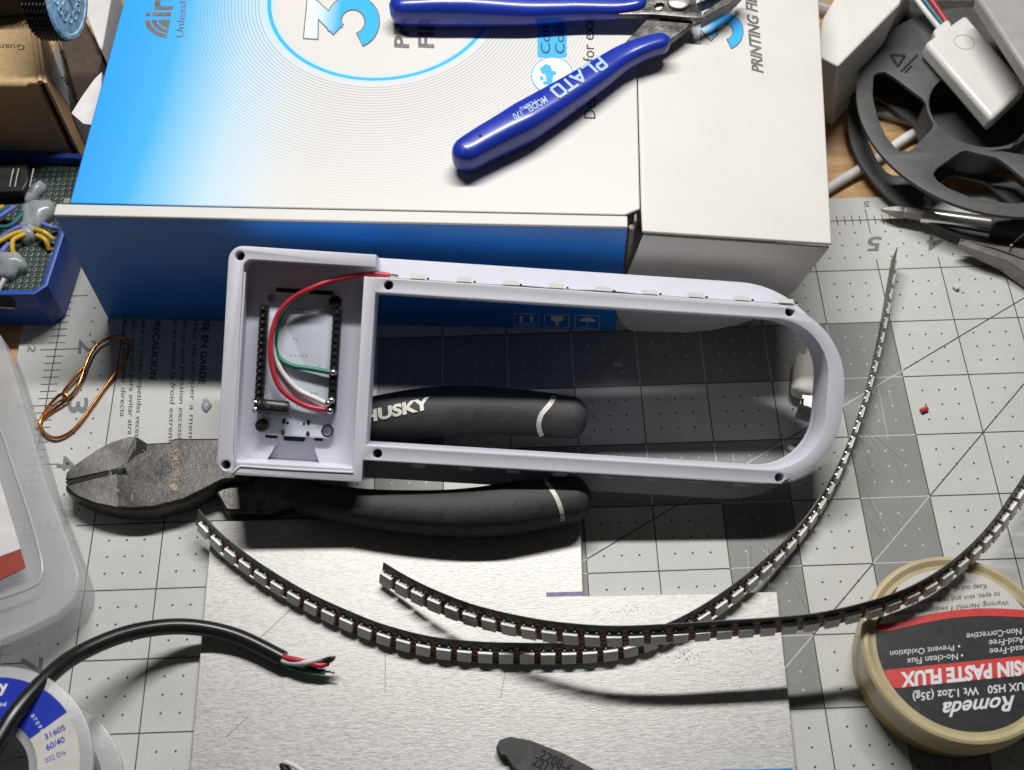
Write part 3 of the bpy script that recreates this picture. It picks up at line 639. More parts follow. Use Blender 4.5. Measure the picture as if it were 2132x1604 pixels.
for c, r in (((-88.2, 22.4), 2.25), ((-111.2, -22.3), 2.3)):
    mb = MB(); mb.lathe([(r, 0), (r, 1.6), (r*.8, 2.1), (.1, 2.2)], Fl(bu(c[0]), bv(c[1]), PZ), 28, FN, FU); mb.build('board_screw', M['black_plastic'], pcb)
pin = MB(); pin.box((0, 0, 2.3), (.62, .62, 4.6)); pme = bpy.data.meshes.new('pin'); pme.from_pydata([v*S for v in pin.v], [], pin.f); pme.materials.append(M['tin_dull'])
pinb = MB(); pinb.box((0, 0, 1.4), (.62, .62, 2.8)); pme2 = bpy.data.meshes.new('pin_stub'); pme2.from_pydata([v*S for v in pinb.v], [], pinb.f); pme2.materials.append(M['solder'])
for u, v1, tall in ((bu(-112.6), 18.4, 1), (bu(-87.2), 18.7, 0)):
    mb = MB()
    for i in range(15):
        v = v1-i*2.4
        mb.prism([Fl(u+a*1.5, v+b*1.15, PZ+.02) for a, b in ((-1, -1), (1, -1), (1, 1), (-1, 1))], [Fl(u+a*1.42, v+b*1.0, PZ+2.7) for a, b in ((-1, -1), (1, -1), (1, 1), (-1, 1))])
    mb.prism([Fl(u+a*1.0, v1-17+b*17.8, PZ+.01) for a, b in ((-1, -1), (1, -1), (1, 1), (-1, 1))], [Fl(u+a*1.0, v1-17+b*17.8, PZ+2.2) for a, b in ((-1, -1), (1, -1), (1, 1), (-1, 1))])
    hd = mb.build('pin_header', M['black_plastic'], pcb)
    for i in range(15):
        if tall: tilt = Matrix.Rotation(random.uniform(-.05, .05), 4, 'X')
        else: tilt = Matrix.Identity(4)
        put('pin', pme if tall else pme2, hd, Matrix.Translation(V((u, v1-i*2.4, PZ+.3))*S) @ tilt)
mb = MB(); ax = (FU+FV*-.03).normalized(); c = Fl(bu(-113.0), -15.2, PZ+2.7)
mb.lathe([(.3, 0), (2.2, .1), (2.5, .6), (2.5, 1.2), (2.3, 1.5), (2.5, 1.8), (2.5, 10.4), (2.3, 10.9), (.2, 11)], c, 28, ax, FN); cap = mb.build('capacitor', M['black_plastic'], pcb)
K = onmesh(cap, onz(30)); mb = MB()
text(mb, 'VIIV', (590, 853), (571, 851), (1, -9), K, .02, .0, lift=.05); text(mb, 'W', (563, 851), (552, 850), (1, -8), K, 0, lift=.05)
line(mb, (556, 838), (592, 842), 3, K, .05); mb.build('capacitor_marking', M['print_grey'], cap.parent)
mb = MB(); mb.tube([c+ax*.5+FV*1, c-ax*1.6+FV*1.6, Fl(bu(-113.4), -12.9, PZ+2.6)], .35, 6, 6); mb.tube([c+ax*.5-FV*1, c-ax*1.4-FV*1.2, Fl(bu(-113.7), -17.8, PZ+2.4)], .35, 6, 6); mb.build('capacitor_lead', M['solder'], pcb)
mb = MB()
up = lambda x, y: Fl(0, 0, 0)
pf = onplane(Fl(0, 0, PZ), FN)
for x, y in ((612, 705), (619, 708), (605, 740), (614, 741), (622, 741), (630, 741), (638, 742), (654, 782), (660, 782), (642, 793), (648, 796), (653, 796), (658, 796), (664, 796), (649, 819), (655, 819), (660, 820), (643, 838), (649, 838), (565, 753), (569, 787), (577, 799), (555, 812), (555, 818), (558, 828), (604, 846), (619, 845), (612, 858), (603, 863), (616, 868), (557, 864), (561, 872), (577, 869), (583, 867), (654, 869), (663, 890), (567, 890), (620, 881), (681, 804), (666, 762), (678, 866)):
    poly(mb, [(x+1.3*math.cos(t), y+1.3*math.sin(t)) for t in (0, 1.05, 2.1, 3.14, 4.2, 5.25)], pf, .05)
for x in range(3):
    for y in range(3): poly(mb, [(586+x*4+a, 828+y*4+b) for a, b in ((0, 0), (1.6, 0), (1.6, 1.6), (0, 1.6))], pf, .05)
for i in range(12): poly(mb, [(602+i*7+a, 641+i*.7+b) for a, b in ((0, 0), (4, 0), (4, 2), (0, 2))], pf, .05)
for x, y in ((599, 881), (633, 883)): poly(mb, [(x+3*math.cos(t*.52), y+3*math.sin(t*.52)) for t in range(12)], pf, .05)
mb.build('via', M['hole'], pcb)
mb = MB()
for x, y in ((591, 878), (642, 880), (589, 901), (641, 904)):
    poly(mb, [(x+4.2*math.cos(t*.52), y+6.2*math.sin(t*.52)) for t in range(12)], pf, .06)
pd = mb.build('solder_pad', M['gold'], pcb)
mb = MB()
for x, y in ((591, 878), (642, 880), (641, 904)): poly(mb, [(x+2*math.cos(t*.52), y+3.8*math.sin(t*.52)) for t in range(12)], pf, .1)
mb.build('pad_hole', M['hole'], pcb)
def fbox(u0, v0, u1, v1, w0, w1):
    u0, u1, v0, v1 = bu(u0), bu(u1), bv(v0), bv(v1)
    q = ((u0, v0), (u1, v0), (u1, v1), (u0, v1)); return [Fl(*p, w0) for p in q], [Fl(*p, w1) for p in q]
mb = MB(); mb.prism(*fbox(-104.2, -27.4, -95.8, -21, PZ-2.1-1.6, PZ-1.5)); mb.build('usb_port', M['steel'], pcb, bevel=.3)
mb = MB(); mb.prism(*fbox(-103.4, -27.46, -96.6, -27.0, PZ-3.3, PZ-1.75)); mb.prism(*fbox(-103.6, -27.3, -96.4, -25.8, PZ-1.55, PZ-1.42)); mb.build('usb_opening', M['hole'], pcb)
mb = MB(); mb.prism(*fbox(-110.2, -26.8, -106, -22, PZ-2.2, PZ-1.6)); mb.prism(*fbox(-93, -26.8, -90, -22, PZ-2.2, PZ-1.6)); mb.build('push_button', M['black_plastic'], pcb)
mb = MB(); mb.prism(*fbox(-109.4, 24, -89.4, 26.2, PZ-2.1, PZ-1.65)); mb.build('antenna_module', M['pcb_black'], pcb)
def fw(px, py, w):
    w -= 2.3*min(1, max(0, (py-590)/40))
    return PN(px, py, Fl(0, 0, w), FN)
mb = MB(); mb.tube([fw(x, y, q) for x, y, q in ((812, 574, -4), (780, 571, -3.6), (740, 574, -3), (690, 585, -4), (650, 600, -3.2), (612, 620, -3.4), (582, 650, -3.4), (567, 690, -3.4), (563, 730, -3.6), (569, 775, -4.0), (585, 810, -4.4), (612, 833, -4.8), (645, 848, -5.4), (681, 854, -5.4))], .93, 12, 90)
mb.build('red_lead', M['red_wire'], pcb)
mb = MB(); mb.tube([fw(x, y, q) for x, y, q in ((640, 608, -5.4), (606, 632, -6.2), (583, 664, -6.6), (574, 700, -7), (574, 732, -7), (587, 751, -6.6), (612, 763, -6.2), (645, 768, -5.8), (690, 776, -5.4))], .93, 12, 60)
mb.build('green_lead', M['green_wire'], pcb)
mb = MB(); mb.tube([fw(x, y, q) for x, y, q in ((640, 604, -6.6), (600, 640, -7), (577, 680, -7), (571, 720, -7), (580, 760, -6.6), (597, 788, -6.6), (622, 813, -6.2), (650, 827, -5.8), (680, 841, -5.4))], .93, 12, 60)
mb.build('white_lead', M['white_wire'], pcb)
for x, y in ((694, 776), (683, 840), (687, 856), (690, 834)):
    mb = MB(); p = fw(x, y, PZ+5.9); mb.lathe([(.2, -1), (1.1, -.6), (1.2, .1), (.7, .8), (.1, 1.0)], p, 12, FN, FU); mb.build('solder_joint', M['solder'], pcb, ang=60)
mb = MB(); mb.tube([fw(812, 574, -4), fw(820, 574, -4.2), fw(829, 576, -4.4)], .5, 8, 6); mb.build('tinned_end', M['solder'], pcb)

# ------------------------------------------------------------------ aluminium sheet
alu = MB()
px = [(441, 1085), (1208, 1070), (1214, 1241), (1618, 1232), (1662, 1640), (392, 1640)]
pl = [tuple(P(*p, 3.2)[:2]) for p in px]; alu.slab(pl, .25, 3.2)
plate_o = alu.build('aluminium_sheet', M['aluminium'], bevel=.25); tag(plate_o, 'brushed aluminium sheet with a notched corner under the LED strips', 'metal sheet')
A3 = onz(3.2); mb = MB()
poly(mb, [(1137, 1234), (1214, 1232), (1216, 1241), (1138, 1243)], A3, .05); mb.build('pen_mark', M['purple_ink'], plate_o)
WM[plate_o.name] = plate_o.matrix_world.copy()
mb = MB()
for k in range(150):
    if k < 95: x, y = random.gauss(1432, 22), random.gauss(1367, 11)
    elif k < 125: x, y = random.gauss(1300, 35), random.gauss(1274, 7)
    elif k < 138: x, y = random.gauss(1560, 16), random.gauss(1358, 4)
    else: x, y = random.uniform(480, 1600), random.uniform(1420, 1590)
    r = random.uniform(.5, 1.5)
    poly(mb, [(x+r*1.3*math.cos(t), y+r*.8*math.sin(t)) for t in (0, 1.2, 2.4, 3.6, 4.9)], A3, .04)
tag(mb.build('dark_speck', M['print_grey'], plate_o), kind='stuff')
for a, b in [((1049-i*1.2, 1405+i*7), (1053-i*1.2, 1401+i*7)) for i in range(8)]+[((802, 1358), (802, 1442)), ((470, 1536), (517, 1492)), ((540, 1330), (610, 1265))]:
    mb = MB(); line(mb, a, b, 1.2, A3, .045); mb.build('scratch', M['print_grey'], plate_o)
# ------------------------------------------------------------------ big diagonal cutters under the frame
cut = thing('diagonal_cutters', 'large diagonal cutting pliers with worn steel jaws and black rubber grips under the white frame', 'pliers', P(400, 980, 0))
zt = 11.
up_j = [(135, 1000), (137, 984), (152, 970), (200, 936), (235, 918), (268, 908), (285, 909), (306, 922), (352, 920), (360, 912), (470, 912), (520, 930), (520, 1000), (470, 1000), (330, 1004), (264, 1001), (257, 979)]
lo_j = [(133, 1008), (255, 982), (300, 985), (480, 960), (545, 960), (545, 985), (462, 1004), (385, 1043), (320, 1060), (275, 1063), (238, 1060), (195, 1050), (155, 1033), (136, 1020)]
mb = MB(); mb.slab([P(*p, zt)[:2] for p in lo_j], 1.2, zt); mb.build('lower_jaw', M['steel_worn'], cut, bevel=1.3, seg=2, bang=50)
mb = MB(); mb.slab([P(*p, zt)[:2] for p in up_j], 1.4, zt-.05); mb.build('upper_jaw', M['steel_worn'], cut, bevel=.9, seg=2, bang=50)
J = onz(zt)
mb = MB(); poly(mb, [(136, 1003), (252, 976), (258, 979), (255, 985), (140, 1010)], J, .08); poly(mb, [(284, 911), (305, 924), (306, 940), (294, 943), (280, 951), (264, 966), (272, 950), (283, 934)], J, .08); mb.build('jaw_groove', M['hole'], cut)
mb = MB(); text(mb, 'HUSKY', (372, 1001), (374, 932), (-15, 0), J, .0, lift=.1); poly(mb, [(352, 1012), (362, 1005), (372, 1012), (366, 1022), (358, 1020)], J, .1); mb.build('jaw_stamp', M['tan_ink'], cut)
mb = MB(); poly(mb, [(139, 985), (153, 971), (201, 938), (236, 920), (268, 911), (280, 912), (266, 940), (262, 964), (248, 974), (142, 998)], J, .05); mb.build('blade_bevel', M['steel_blade'], cut)
mb = MB(); poly(mb, [(140, 1012), (243, 986), (246, 1056), (200, 1047), (160, 1031)], J, .05); mb.build('blade_bevel', M['steel_blade'], cut)
rq = random.Random(5)
for k in range(44):
    x, y = rq.uniform(225, 440), rq.uniform(928, 1040)
    if y > 1046-(x-330)*.3: continue
    a = rq.choice((100, 110, 35, 60, 125, 150))+rq.uniform(-12, 12); L_ = rq.uniform(3, 20)
    b = MB(); line(b, (x, y), (x+L_*math.cos(math.radians(a)), y+L_*math.sin(math.radians(a))*.8), rq.uniform(.5, 1.3), J, .11+.001*k); b.build('scratch', M['scuff'], cut)
mb = MB()
mb.slab([P(*p, 7)[:2] for p in ((440, 1010), (520, 985), (640, 1000), (700, 1010), (700, 1055), (600, 1056), (560, 1068), (470, 1066))], 1, 7.5)
mb.slab([P(*p, 12)[:2] for p in ((480, 930), (560, 905), (640, 880), (720, 850), (770, 850), (770, 905), (640, 950), (540, 985))], 2, 11)
mb.build('tang', M['steel_dark'], cut, bevel=1)
mb = MB(); mb.slab([P(*p, 9.5)[:2] for p in ((640, 1026), (655, 1008), (682, 1005), (678, 1016), (664, 1026))], 4, 9.5); mb.build('tang_edge', M['steel'], cut, bevel=.4)
zc = 14.5
mb = MB(); mb.sweep([P(640, 915, 8), P(720, 890, 11.5), P(800, 871, zc), P(900, 859, zc), P(1000, 855, zc), P(1100, 860, zc), P(1170, 868, zc), P(1222, 874, zc)], [7.2, 8.6, 9.0, 9.2, 9.2, 9.0, 8.6, 7.4], [8, 9, 9, 9, 9, 9, 8.6, 7.4], n=44, e=2.3, k=26, rnd=.75)
ug = mb.build('rubber_grip', M['black_rubber'], cut, ang=60)
zl = 12.
mb = MB(); mb.sweep([P(610, 1034, 9), P(690, 1047, zl), P(780, 1060, zl), P(900, 1068, zl), P(1000, 1066, zl), P(1100, 1054, zl), P(1170, 1043, zl), P(1229, 1034, zl)], [5, 7.2, 8.4, 8.9, 9.0, 9.0, 8.9, 7.8], [6, 8, 9, 9.2, 9.2, 9.2, 9, 7.6], n=44, e=2.3, k=26, rnd=.75)
lg = mb.build('rubber_grip', M['black_rubber'], cut, ang=60)
U = onmesh(ug, onz(14)); Lg = onmesh(lg, onz(16))
mb = MB(); text(mb, 'HUSKY', (758, 881), (896, 850), (-2, -24), U, .045, lift=.42); mb.build('grip_lettering', M['cream_paint'], cut)
def band(mb, path, wd, mp):
    q = cr([V((a, b, 0)) for a, b in path], 14); 
    for a, b in zip(q, q[1:]): line(mb, (a.x, a.y), (b.x, b.y), wd, mp, .1)
mb = MB(); band(mb, [(1158, 820), (1145, 842), (1128, 862), (1122, 880), (1123, 895), (1128, 908)], 10, U); mb.build('grip_stripe', M['cream_paint'], cut)
mb = MB(); band(mb, [(1132, 996), (1144, 1013), (1158, 1035), (1168, 1060), (1172, 1084)], 9, Lg); mb.build('grip_stripe', M['cream_paint'], cut)

# ------------------------------------------------------------------ loose LED strips standing on edge
def led_strip(label, bot, tilt, width, start, npcb, group):
    """bot: (px, py, z) of the lower edge; tilt: lean of the tape (degrees) away from its LED side"""
    q = cr([P(*b) for b in bot], 220); L = [0]
    for a, b in zip(q, q[1:]): L.append(L[-1]+(b-a).length)
    root = thing('led_strip', label, 'LED strip', q[60], group)
    def fr(s):
        s = max(0, min(L[-1], s)); i = 0
        while i < len(L)-2 and L[i+1] < s: i += 1
        f = (s-L[i])/max(1e-9, L[i+1]-L[i]); p = q[i].lerp(q[i+1], f)
        a, b = q[max(0, i-4)], q[min(len(q)-1, i+5)]; t = (b-a).normalized()
        side = V((t.y, -t.x, 0)).normalized()          # towards the viewer / LED side
        x = s/L[-1]*(len(tilt)-1); k = min(len(tilt)-2, int(x)); th = math.radians(tilt[k]+(tilt[k+1]-tilt[k])*(x-k))
        up = (V((0, 0, 1))*math.cos(th)-side*math.sin(th)); up = (up-t*up.dot(t)).normalized(); n = t.cross(up).normalized()
        if n.dot(side) < 0: n = -n
        return p, t, up, n
    mb = MB(); rows = []; N = 160
    for i in range(N):
        p, t, up, n = fr(L[-1]*i/(N-1)); rows.append([p-n*.14, p+n*.14, p+up*width+n*.14, p+up*width-n*.14])
    mb.rings(rows); mb.build('tape', M['pcb_black'], root)
    pitch = 7.05; s = start; cop = MB(); dots = MB(); base_inv = wm(root).inverted()
    while s < L[-1]-1.5:
        p, t, up, n = fr(s); c = p+up*width*.36+n*.15
        R = Matrix(((t.x, up.x, n.x, c.x*S), (t.y, up.y, n.y, c.y*S), (t.z, up.z, n.z, c.z*S), (0, 0, 0, 1)))
        if R.to_3x3().determinant() < 0: R = Matrix(((-t.x, up.x, n.x, c.x*S), (-t.y, up.y, n.y, c.y*S), (-t.z, up.z, n.z, c.z*S), (0, 0, 0, 1)))
        put('led', LED, root, base_inv @ R)
        for d in (-1.5, 1.6): dots.box(p+t*d+up*(width*.36+3.35)+n*.4, (.55, .5, .6), t, up, n)
        p, t, up, n = fr(s+pitch/2)
        for k in range(4): cop.box(p+up*(width*(.13+.2*k))+n*.16, (1.5, 1.1, .06), t, up, n)
        s += pitch
    cop.build('copper_pad', M['pcb_copper'], root); dots.build('solder_dot', M['solder'], root)
    return root
s1 = led_strip('black LED strip passing under the other one, right end curling up beside the white frame', [(408, 1092, 6), (450, 1138, 5), (500, 1180, 4.5), (560, 1222, 4.2), (640, 1270, 3.35), (720, 1308, 3.35), (800, 1340, 3.35), (900, 1366, 3.35), (1000, 1377, 3.35), (1100, 1380, 3.35), (1200, 1379, 3.35), (1280, 1372, 3.35), (1350, 1353, 3.35), (1420, 1323, 3.35), (1490, 1280, 4.5), (1560, 1226, 4), (1630, 1160, 2), (1690, 1085, 1), (1738, 1000, 1), (1776, 900, 1), (1808, 790, 1), (1830, 690, 1), (1846, 600, 2), (1856, 542, 3)],
               [18, 18, 20, 22, 22, 16, 10, 6, 2, 0], 10, 5.2, 0, 'loose LED strips')
s2 = led_strip('black LED strip lying across the other one and over the flux tin', [(794, 1212, 4), (840, 1240, 5), (900, 1270, 7.5), (985, 1302, 11), (1100, 1328, 15), (1200, 1340, 18), (1290, 1343, 20), (1400, 1336, 21.5), (1500, 1327, 22), (1600, 1319, 22.3), (1700, 1307, 22.6), (1800, 1285, 23), (1880, 1258, 23), (1950, 1222, 23), (2010, 1178, 22), (2060, 1130, 18), (2100, 1080, 14), (2140, 1020, 11), (2170, 960, 9)],
               [22, 22, 20, 18, 13, 10, 12, 18, 24, 26], 10, 2.6, 0, 'loose LED strips')

# ------------------------------------------------------------------ copper wire twisted into a clip
mb = MB(); cwp = [(172, 768, 2.2), (158, 783, 2.2), (142, 803, 2), (132, 818, 1.6), (134, 826, 1.4), (145, 826, 1.6), (160, 808, 2), (170, 786, 2.2), (183, 750, 2.4), (197, 724, 2.4), (218, 707, 2.4), (243, 701, 2.4), (262, 706, 2.2), (268, 722, 2), (262, 748, 1.8), (240, 778, 1.6), (215, 812, 1.5), (190, 848, 1.4), (165, 882, 1.4), (142, 903, 1.4), (118, 912, 1.5), (98, 906, 1.6), (85, 890, 1.6), (85, 875, 1.6), (100, 848, 2), (120, 826, 2.4), (134, 820, 2.8), (141, 829, 2.2), (130, 840, 1.8), (110, 855, 1.2), (92, 870, .9), (84, 880, .8), (76, 892, .8)]
mb.tube([P(x, y, z) for x, y, z in cwp], .62, 12, 170); tag(mb.build('copper_wire', M['copper'], ang=60), 'bare copper wire bent into a long hooked loop lying on the mat', 'wire')

# ------------------------------------------------------------------ black cable with stripped end
cab = thing('stripped_cable', 'thick black cable arching over the solder spool, red white green leads stripped bare', 'cable', P(500, 1340, 3))
cp = [(-60, 1640, 44), (0, 1538, 41), (40, 1476, 38.5), (100, 1410, 33), (160, 1364, 26), (250, 1324, 19), (340, 1306, 13), (420, 1308, 9), (500, 1328, 7.4), (590, 1372, 7)]
mb = MB(); mb.tube([P(*c) for c in cp], 2.75, 20, 80); mb.build('jacket', M['black_wire'], cab, ang=50)
for nm, k, pts in (('red_core', 'red_wire', [(584, 1368, 8.2), (610, 1373, 9), (640, 1380, 9.4), (668, 1386, 9), (684, 1380, 9)]), ('white_core', 'white_wire', [(582, 1373, 8), (605, 1380, 8), (635, 1380, 9.6), (668, 1372, 10)]),
                   ('green_core', 'green_wire', [(584, 1378, 6.4), (612, 1391, 6.4), (645, 1397, 6.6), (677, 1399, 7)]), ('bare_core', 'black_wire', [(582, 1378, 6), (604, 1388, 4.8), (635, 1392, 6), (664, 1384, 8), (690, 1372, 10.5)])):
    mb = MB(); mb.tube([P(*p) for p in pts], 1.0, 12, 26); mb.build(nm, M[k], cab)
for pts in ([(684, 1380, 9), (692, 1376, 9.6), (697, 1371, 10.4)], [(675, 1399, 7), (687, 1399, 7.2), (697, 1402, 7.4)], [(668, 1376, 10), (682, 1370, 10.4), (699, 1368, 10.6)]):
    mb = MB(); mb.tube([P(*p) for p in pts], lambda t: .5-.15*t, 8, 8); mb.build('bare_end', M['solder'], cab)

# ------------------------------------------------------------------ solder spool
SC = V((14.6, -224.6, 0)); zs = 36.
sp = thing('solder_spool', 'clear plastic solder spool with a blue and white ring label, bottom left', 'spool', SC)
mb = MB(); mb.add(*plate([circ2((SC.x, SC.y), 34.2, 72), circ2((SC.x, SC.y), 15.2, 48)], zs-2, zs, .4)); mb.build('flange', M['spool'], sp)
mb = MB(); mb.add(*plate([circ2((SC.x, SC.y), 34.2, 72), circ2((SC.x, SC.y), 15.2, 48)], .4, 2.4, .4)); mb.build('flange', M['spool'], sp)
mb = MB(); mb.lathe([(15.3, .5), (15.3, zs-.2), (16.6, zs-.2), (16.6, .5)], SC, 48, cap=(0, 0)); mb.build('hub', M['spool'], sp)
mb = MB(); mb.rings([[SC+V((math.cos(a*math.pi/24), math.sin(a*math.pi/24), 0))*(27.4+.35*(i % 2))+V((0, 0, 3+i*.5)) for a in range(48)] for i in range(60)], (0, 0)); mb.build('solder_winding', M['solder'], sp, ang=60)
def ringsec(a0, a1, r0, r1, n=24): return arc((SC.x, SC.y), r1, a0, a1, n)+arc((SC.x, SC.y), r0, a1, a0, n)
mb = MB(); mb.add(*plate([ringsec(38, 185, 17.8, 30.6, 40)], zs+.05, zs+.15)); mb.build('blue_label', M['label_blue'], sp)
mb = MB(); mb.add(*plate([ringsec(-44, 38, 17.8, 30.4, 30)], zs+.05, zs+.14)); mb.build('white_label', M['label_white'], sp)
Z = onz(zs+.16); mb = MB()
text(mb, '31605', (95, 1541), (137, 1519), (-4, -11), Z, .02, lift=.05); text(mb, '60/40', (98, 1564), (136, 1545), (-4, -13), Z, .02, lift=.05); text(mb, '.032 Dia', (94, 1590), (138, 1570), (-4, -10), Z, .0, lift=.05); mb.build('label_lettering', M['label_blue'], sp)
mb = MB(); ch = 'NJ 07090'; cc = P(-25, 1577, zs)
for i, c in enumerate(ch):
    if c == ' ': continue
    x = 51+i*4.9 if i < 3 else 49+i*4.9; y = 1474+(i*5.2+i*i*.22)
    t = V((1, .75+.14*i)).normalized(); text(mb, c, (x, y), (x+t.x*5.4, y+t.y*5.4), (t.y*8.5, -t.x*8.5), Z, .01, lift=.05)
text(mb, 'inf', (0, 1471), (14, 1471), (0, -9), Z, .01, lift=.05); text(mb, 'y', (-3, 1440), (17, 1440), (0, -24), Z, .03, lift=.05)
mb.build('white_lettering', M['print_white'], sp)

# ------------------------------------------------------------------ flux tin
FC = V((321.2, -190.9, 0)); zf = 22.
fx = thing('flux_tin', 'round amber tin of paste flux with black, red and white lid label', 'tin', FC)
mb = MB(); mb.lathe([(29.5, .2), (30.4, 1), (30.6, 11.5), (29.8, 12)], FC, 72); mb.build('tin_body', M['jar_side'], fx)
mb = MB(); mb.lathe([(31.2, 10.2), (31.9, 10.8), (31.9, 20.6), (31.2, 21.6), (30.2, 22.0), (29.4, 21.5), (28.6, 21.0), (.1, 21.0)], FC, 72); mb.build('lid', M['jar'], fx, ang=25)
LZ = onz(21.2); lc = [P(2013, 1352, 21.2)][0]; R0 = 27.2
a0 = math.radians(6.5)
mb = MB(); mb.lathe([(R0, 21.02), (R0, 21.12), (.1, 21.12)], FC, 72); mb.build('lid_label', M['label_black'], fx)
def inlab(poly_px, mb, lift):
    pts = [LZ(*p) for p in poly_px]; out = []
    for p in pts:
        d = V((p.x-FC.x, p.y-FC.y)); d = d if d.length < R0-.05 else d.normalized()*(R0-.05); out.append(V((FC.x+d.x, FC.y+d.y, 21.2+lift)))
    mb.add(out, [list(range(len(out)))] if (out[1]-out[0]).cross(out[2]-out[0]).z > 0 else [list(range(len(out)))[::-1]])
def wave(x): return 1307 if x < 1850 else 1307-(x-1850)*.09-16*math.sin((x-1850)/300*3.1)
def topedge(off):
    return [(x, wave(x)+off) for x in range(1800, 2240, 14)]
rim = [(FC.x+R0*math.cos(math.radians(t)), FC.y+R0*math.sin(math.radians(t))) for t in range(0, 360, 3)]
def clip(keep, mb, lift, n=60):              # strip between two px curves, clipped by the round label
    lo, hi = keep
    for i in range(len(lo)-1):
        inlab([lo[i], lo[i+1], hi[i+1], hi[i]], mb, lift)
mb = MB(); clip((topedge(-6), [(x, 1150) for x in range(1800, 2240, 14)]), mb, 0); mb.build('label_white_panel', M['label_white'], fx)
mb = MB(); clip((topedge(8), topedge(-8)), mb, .03)
b = lambda x, o: 1396-(x-1840)*.105+o
clip(([(x, b(x, 40)) for x in range(1800, 2240, 14)], [(x, b(x, 0)) for x in range(1800, 2240, 14)]), mb, .03); mb.build('label_red_band', M['label_red'], fx)
mb = MB(); T2 = onz(21.26)
sl = .1
def ftext(s, xr, y, ln, h, bold=0., shear=0.):  # upside-down lettering: starts right, runs left
    text(mb, s, (xr, y), (xr-ln, y+ln*sl), (h*.05, h), T2, bold, shear, lift=.02)
ftext('ROSIN PASTE FLUX', 2175, 1372, 300, 30, .045); ftext('FLUX H50   Wt 1.2oz (35g)', 2152, 1419, 252, 17, .015); ftext('Romeda', 2112, 1449, 150, 32, .02, .35)
ftext('No-clean Flux', 1994, 1361, 106, 14); ftext('Prevent Oxidation', 1986, 1343, 133, 13); ftext('Lead-Free', 2140, 1343, 80, 14); ftext('Acid-Free', 2132, 1326, 73, 14); ftext('Non-Corrective', 2126, 1308, 114, 14)
for x, y in ((2003, 1365), (1997, 1346)): poly(mb, [(x+2.6*math.cos(t), y+2.6*math.sin(t)) for t in (0, 1, 2, 3, 4, 5)], T2, .02)
mb.build('white_lettering', M['print_white'], fx)
mb = MB(); ftext('Warning: Harmful if swallowed; Irritating', 2100, 1250, 250, 11); ftext('to eyes, skin and respiratory system', 2082, 1233, 220, 11); ftext('Keep out of reach of children', 2053, 1216, 165, 11); mb.build('black_lettering', M['print_black'], fx)

# ------------------------------------------------------------------ frosted parts case at the left
zk = 19.
kc = thing('parts_case', 'frosted plastic parts case with white and rust red card inside, cut off at left', 'case', P(60, 1100, 0))
ko = [P(*p, zk) for p in ((-40, 640), (4, 702), (25, 760), (60, 878), (95, 1000), (130, 1090), (158, 1168), (165, 1195), (163, 1222), (150, 1252), (120, 1280), (60, 1310), (0, 1335), (-60, 1358), (-220, 1300), (-220, 640))]
mb = MB(); mb.slab([p[:2] for p in ko], .3, zk-5); mb.build('case_body', M['case'], kc, bevel=1.2)
kcx = sum((p for p in ko), V())/len(ko)
mb = MB(); mb.slab([p[:2] for p in ko], zk-4.6, zk); mb.build('case_lid', M['case'], kc, bevel=.9, seg=3)
ki = [(-30, 840), (0, 892), (20, 950), (42, 1015), (62, 1075), (80, 1140), (88, 1180), (82, 1210), (60, 1225), (0, 1246), (-60, 1262)]
q = [P(x, y, zk+.2) for x, y in ki]; mb = MB(); mb.tube(q, .55, 8, 60)
mb.build('lid_rib', M['spool'], kc)
zz = zk+.25
mb = MB(); poly(mb, [(-220, 960), (-60, 880), (0, 1001), (43, 1143), (0, 1159), (-60, 1182), (-220, 1240)], onz(zz), .05); mb.build('card_insert', M['paper'], kc)
mb = MB(); poly(mb, [(43, 1143), (54, 1182), (0, 1207), (-60, 1235), (-60, 1182), (0, 1159)], onz(zz), .12); mb.build('card_band', M['rust_red'], kc)

# ------------------------------------------------------------------ blue printed project box with perfboard
ec = [V((-46, -38, 0)), V((-2.6, -39.5, 0)), V((1.6, -35.5, 0)), V((9.2, 30, 0)), V((-46, 36, 0))]
zr = 22.
en = thing('project_box', 'open blue 3D printed box holding a soldered perfboard, wedged left of the carton', 'project box', (-20, 0, 0))
inn = [(-43.5, -36.2), (-3.6, -37.4), (-.6, -34.6), (6.6, 27.5), (-43.5, 33)]
mb = MB(); mb.add(*plate([[tuple(p[:2]) for p in ec], inn], 0.2, zr, .3)); mb.build('box_wall', M['enclosure_blue'], en, ang=30)
mb = MB(); mb.slab([(-45.9, -37.9), (-2.7, -39.2), (1.4, -35.4), (8.9, 29.7), (-45.9, 35.8)], -.01+.25, 2.2); mb.build('box_floor', M['enclosure_blue'], en)
fE = onplane(V((-46, -38, 0)), V((.034, 1, 0)).normalized()); mb = MB(); poly(mb, [(-40, 616), (22, 617), (30, 624), (34, 640), (-40, 640)], fE, .15); mb.build('usb_slot', M['hole'], en)
mb = MB(); poly(mb, [(-40, 634), (32, 640), (33, 643), (-40, 638)], fE, .3); mb.build('slot_lip', M['solder'], en)
pb = thing('perfboard', 'green perfboard with tinned holes, glue blobs and coloured wires inside the blue box', 'circuit board', (-15, -10, 17))
mb = MB(); mb.slab([(x*.99+-.2, y*.98) for x, y in inn], 16.4, 18); mb.build('board', M['pcb_green'], pb)
mb = MB(); mh = MB()
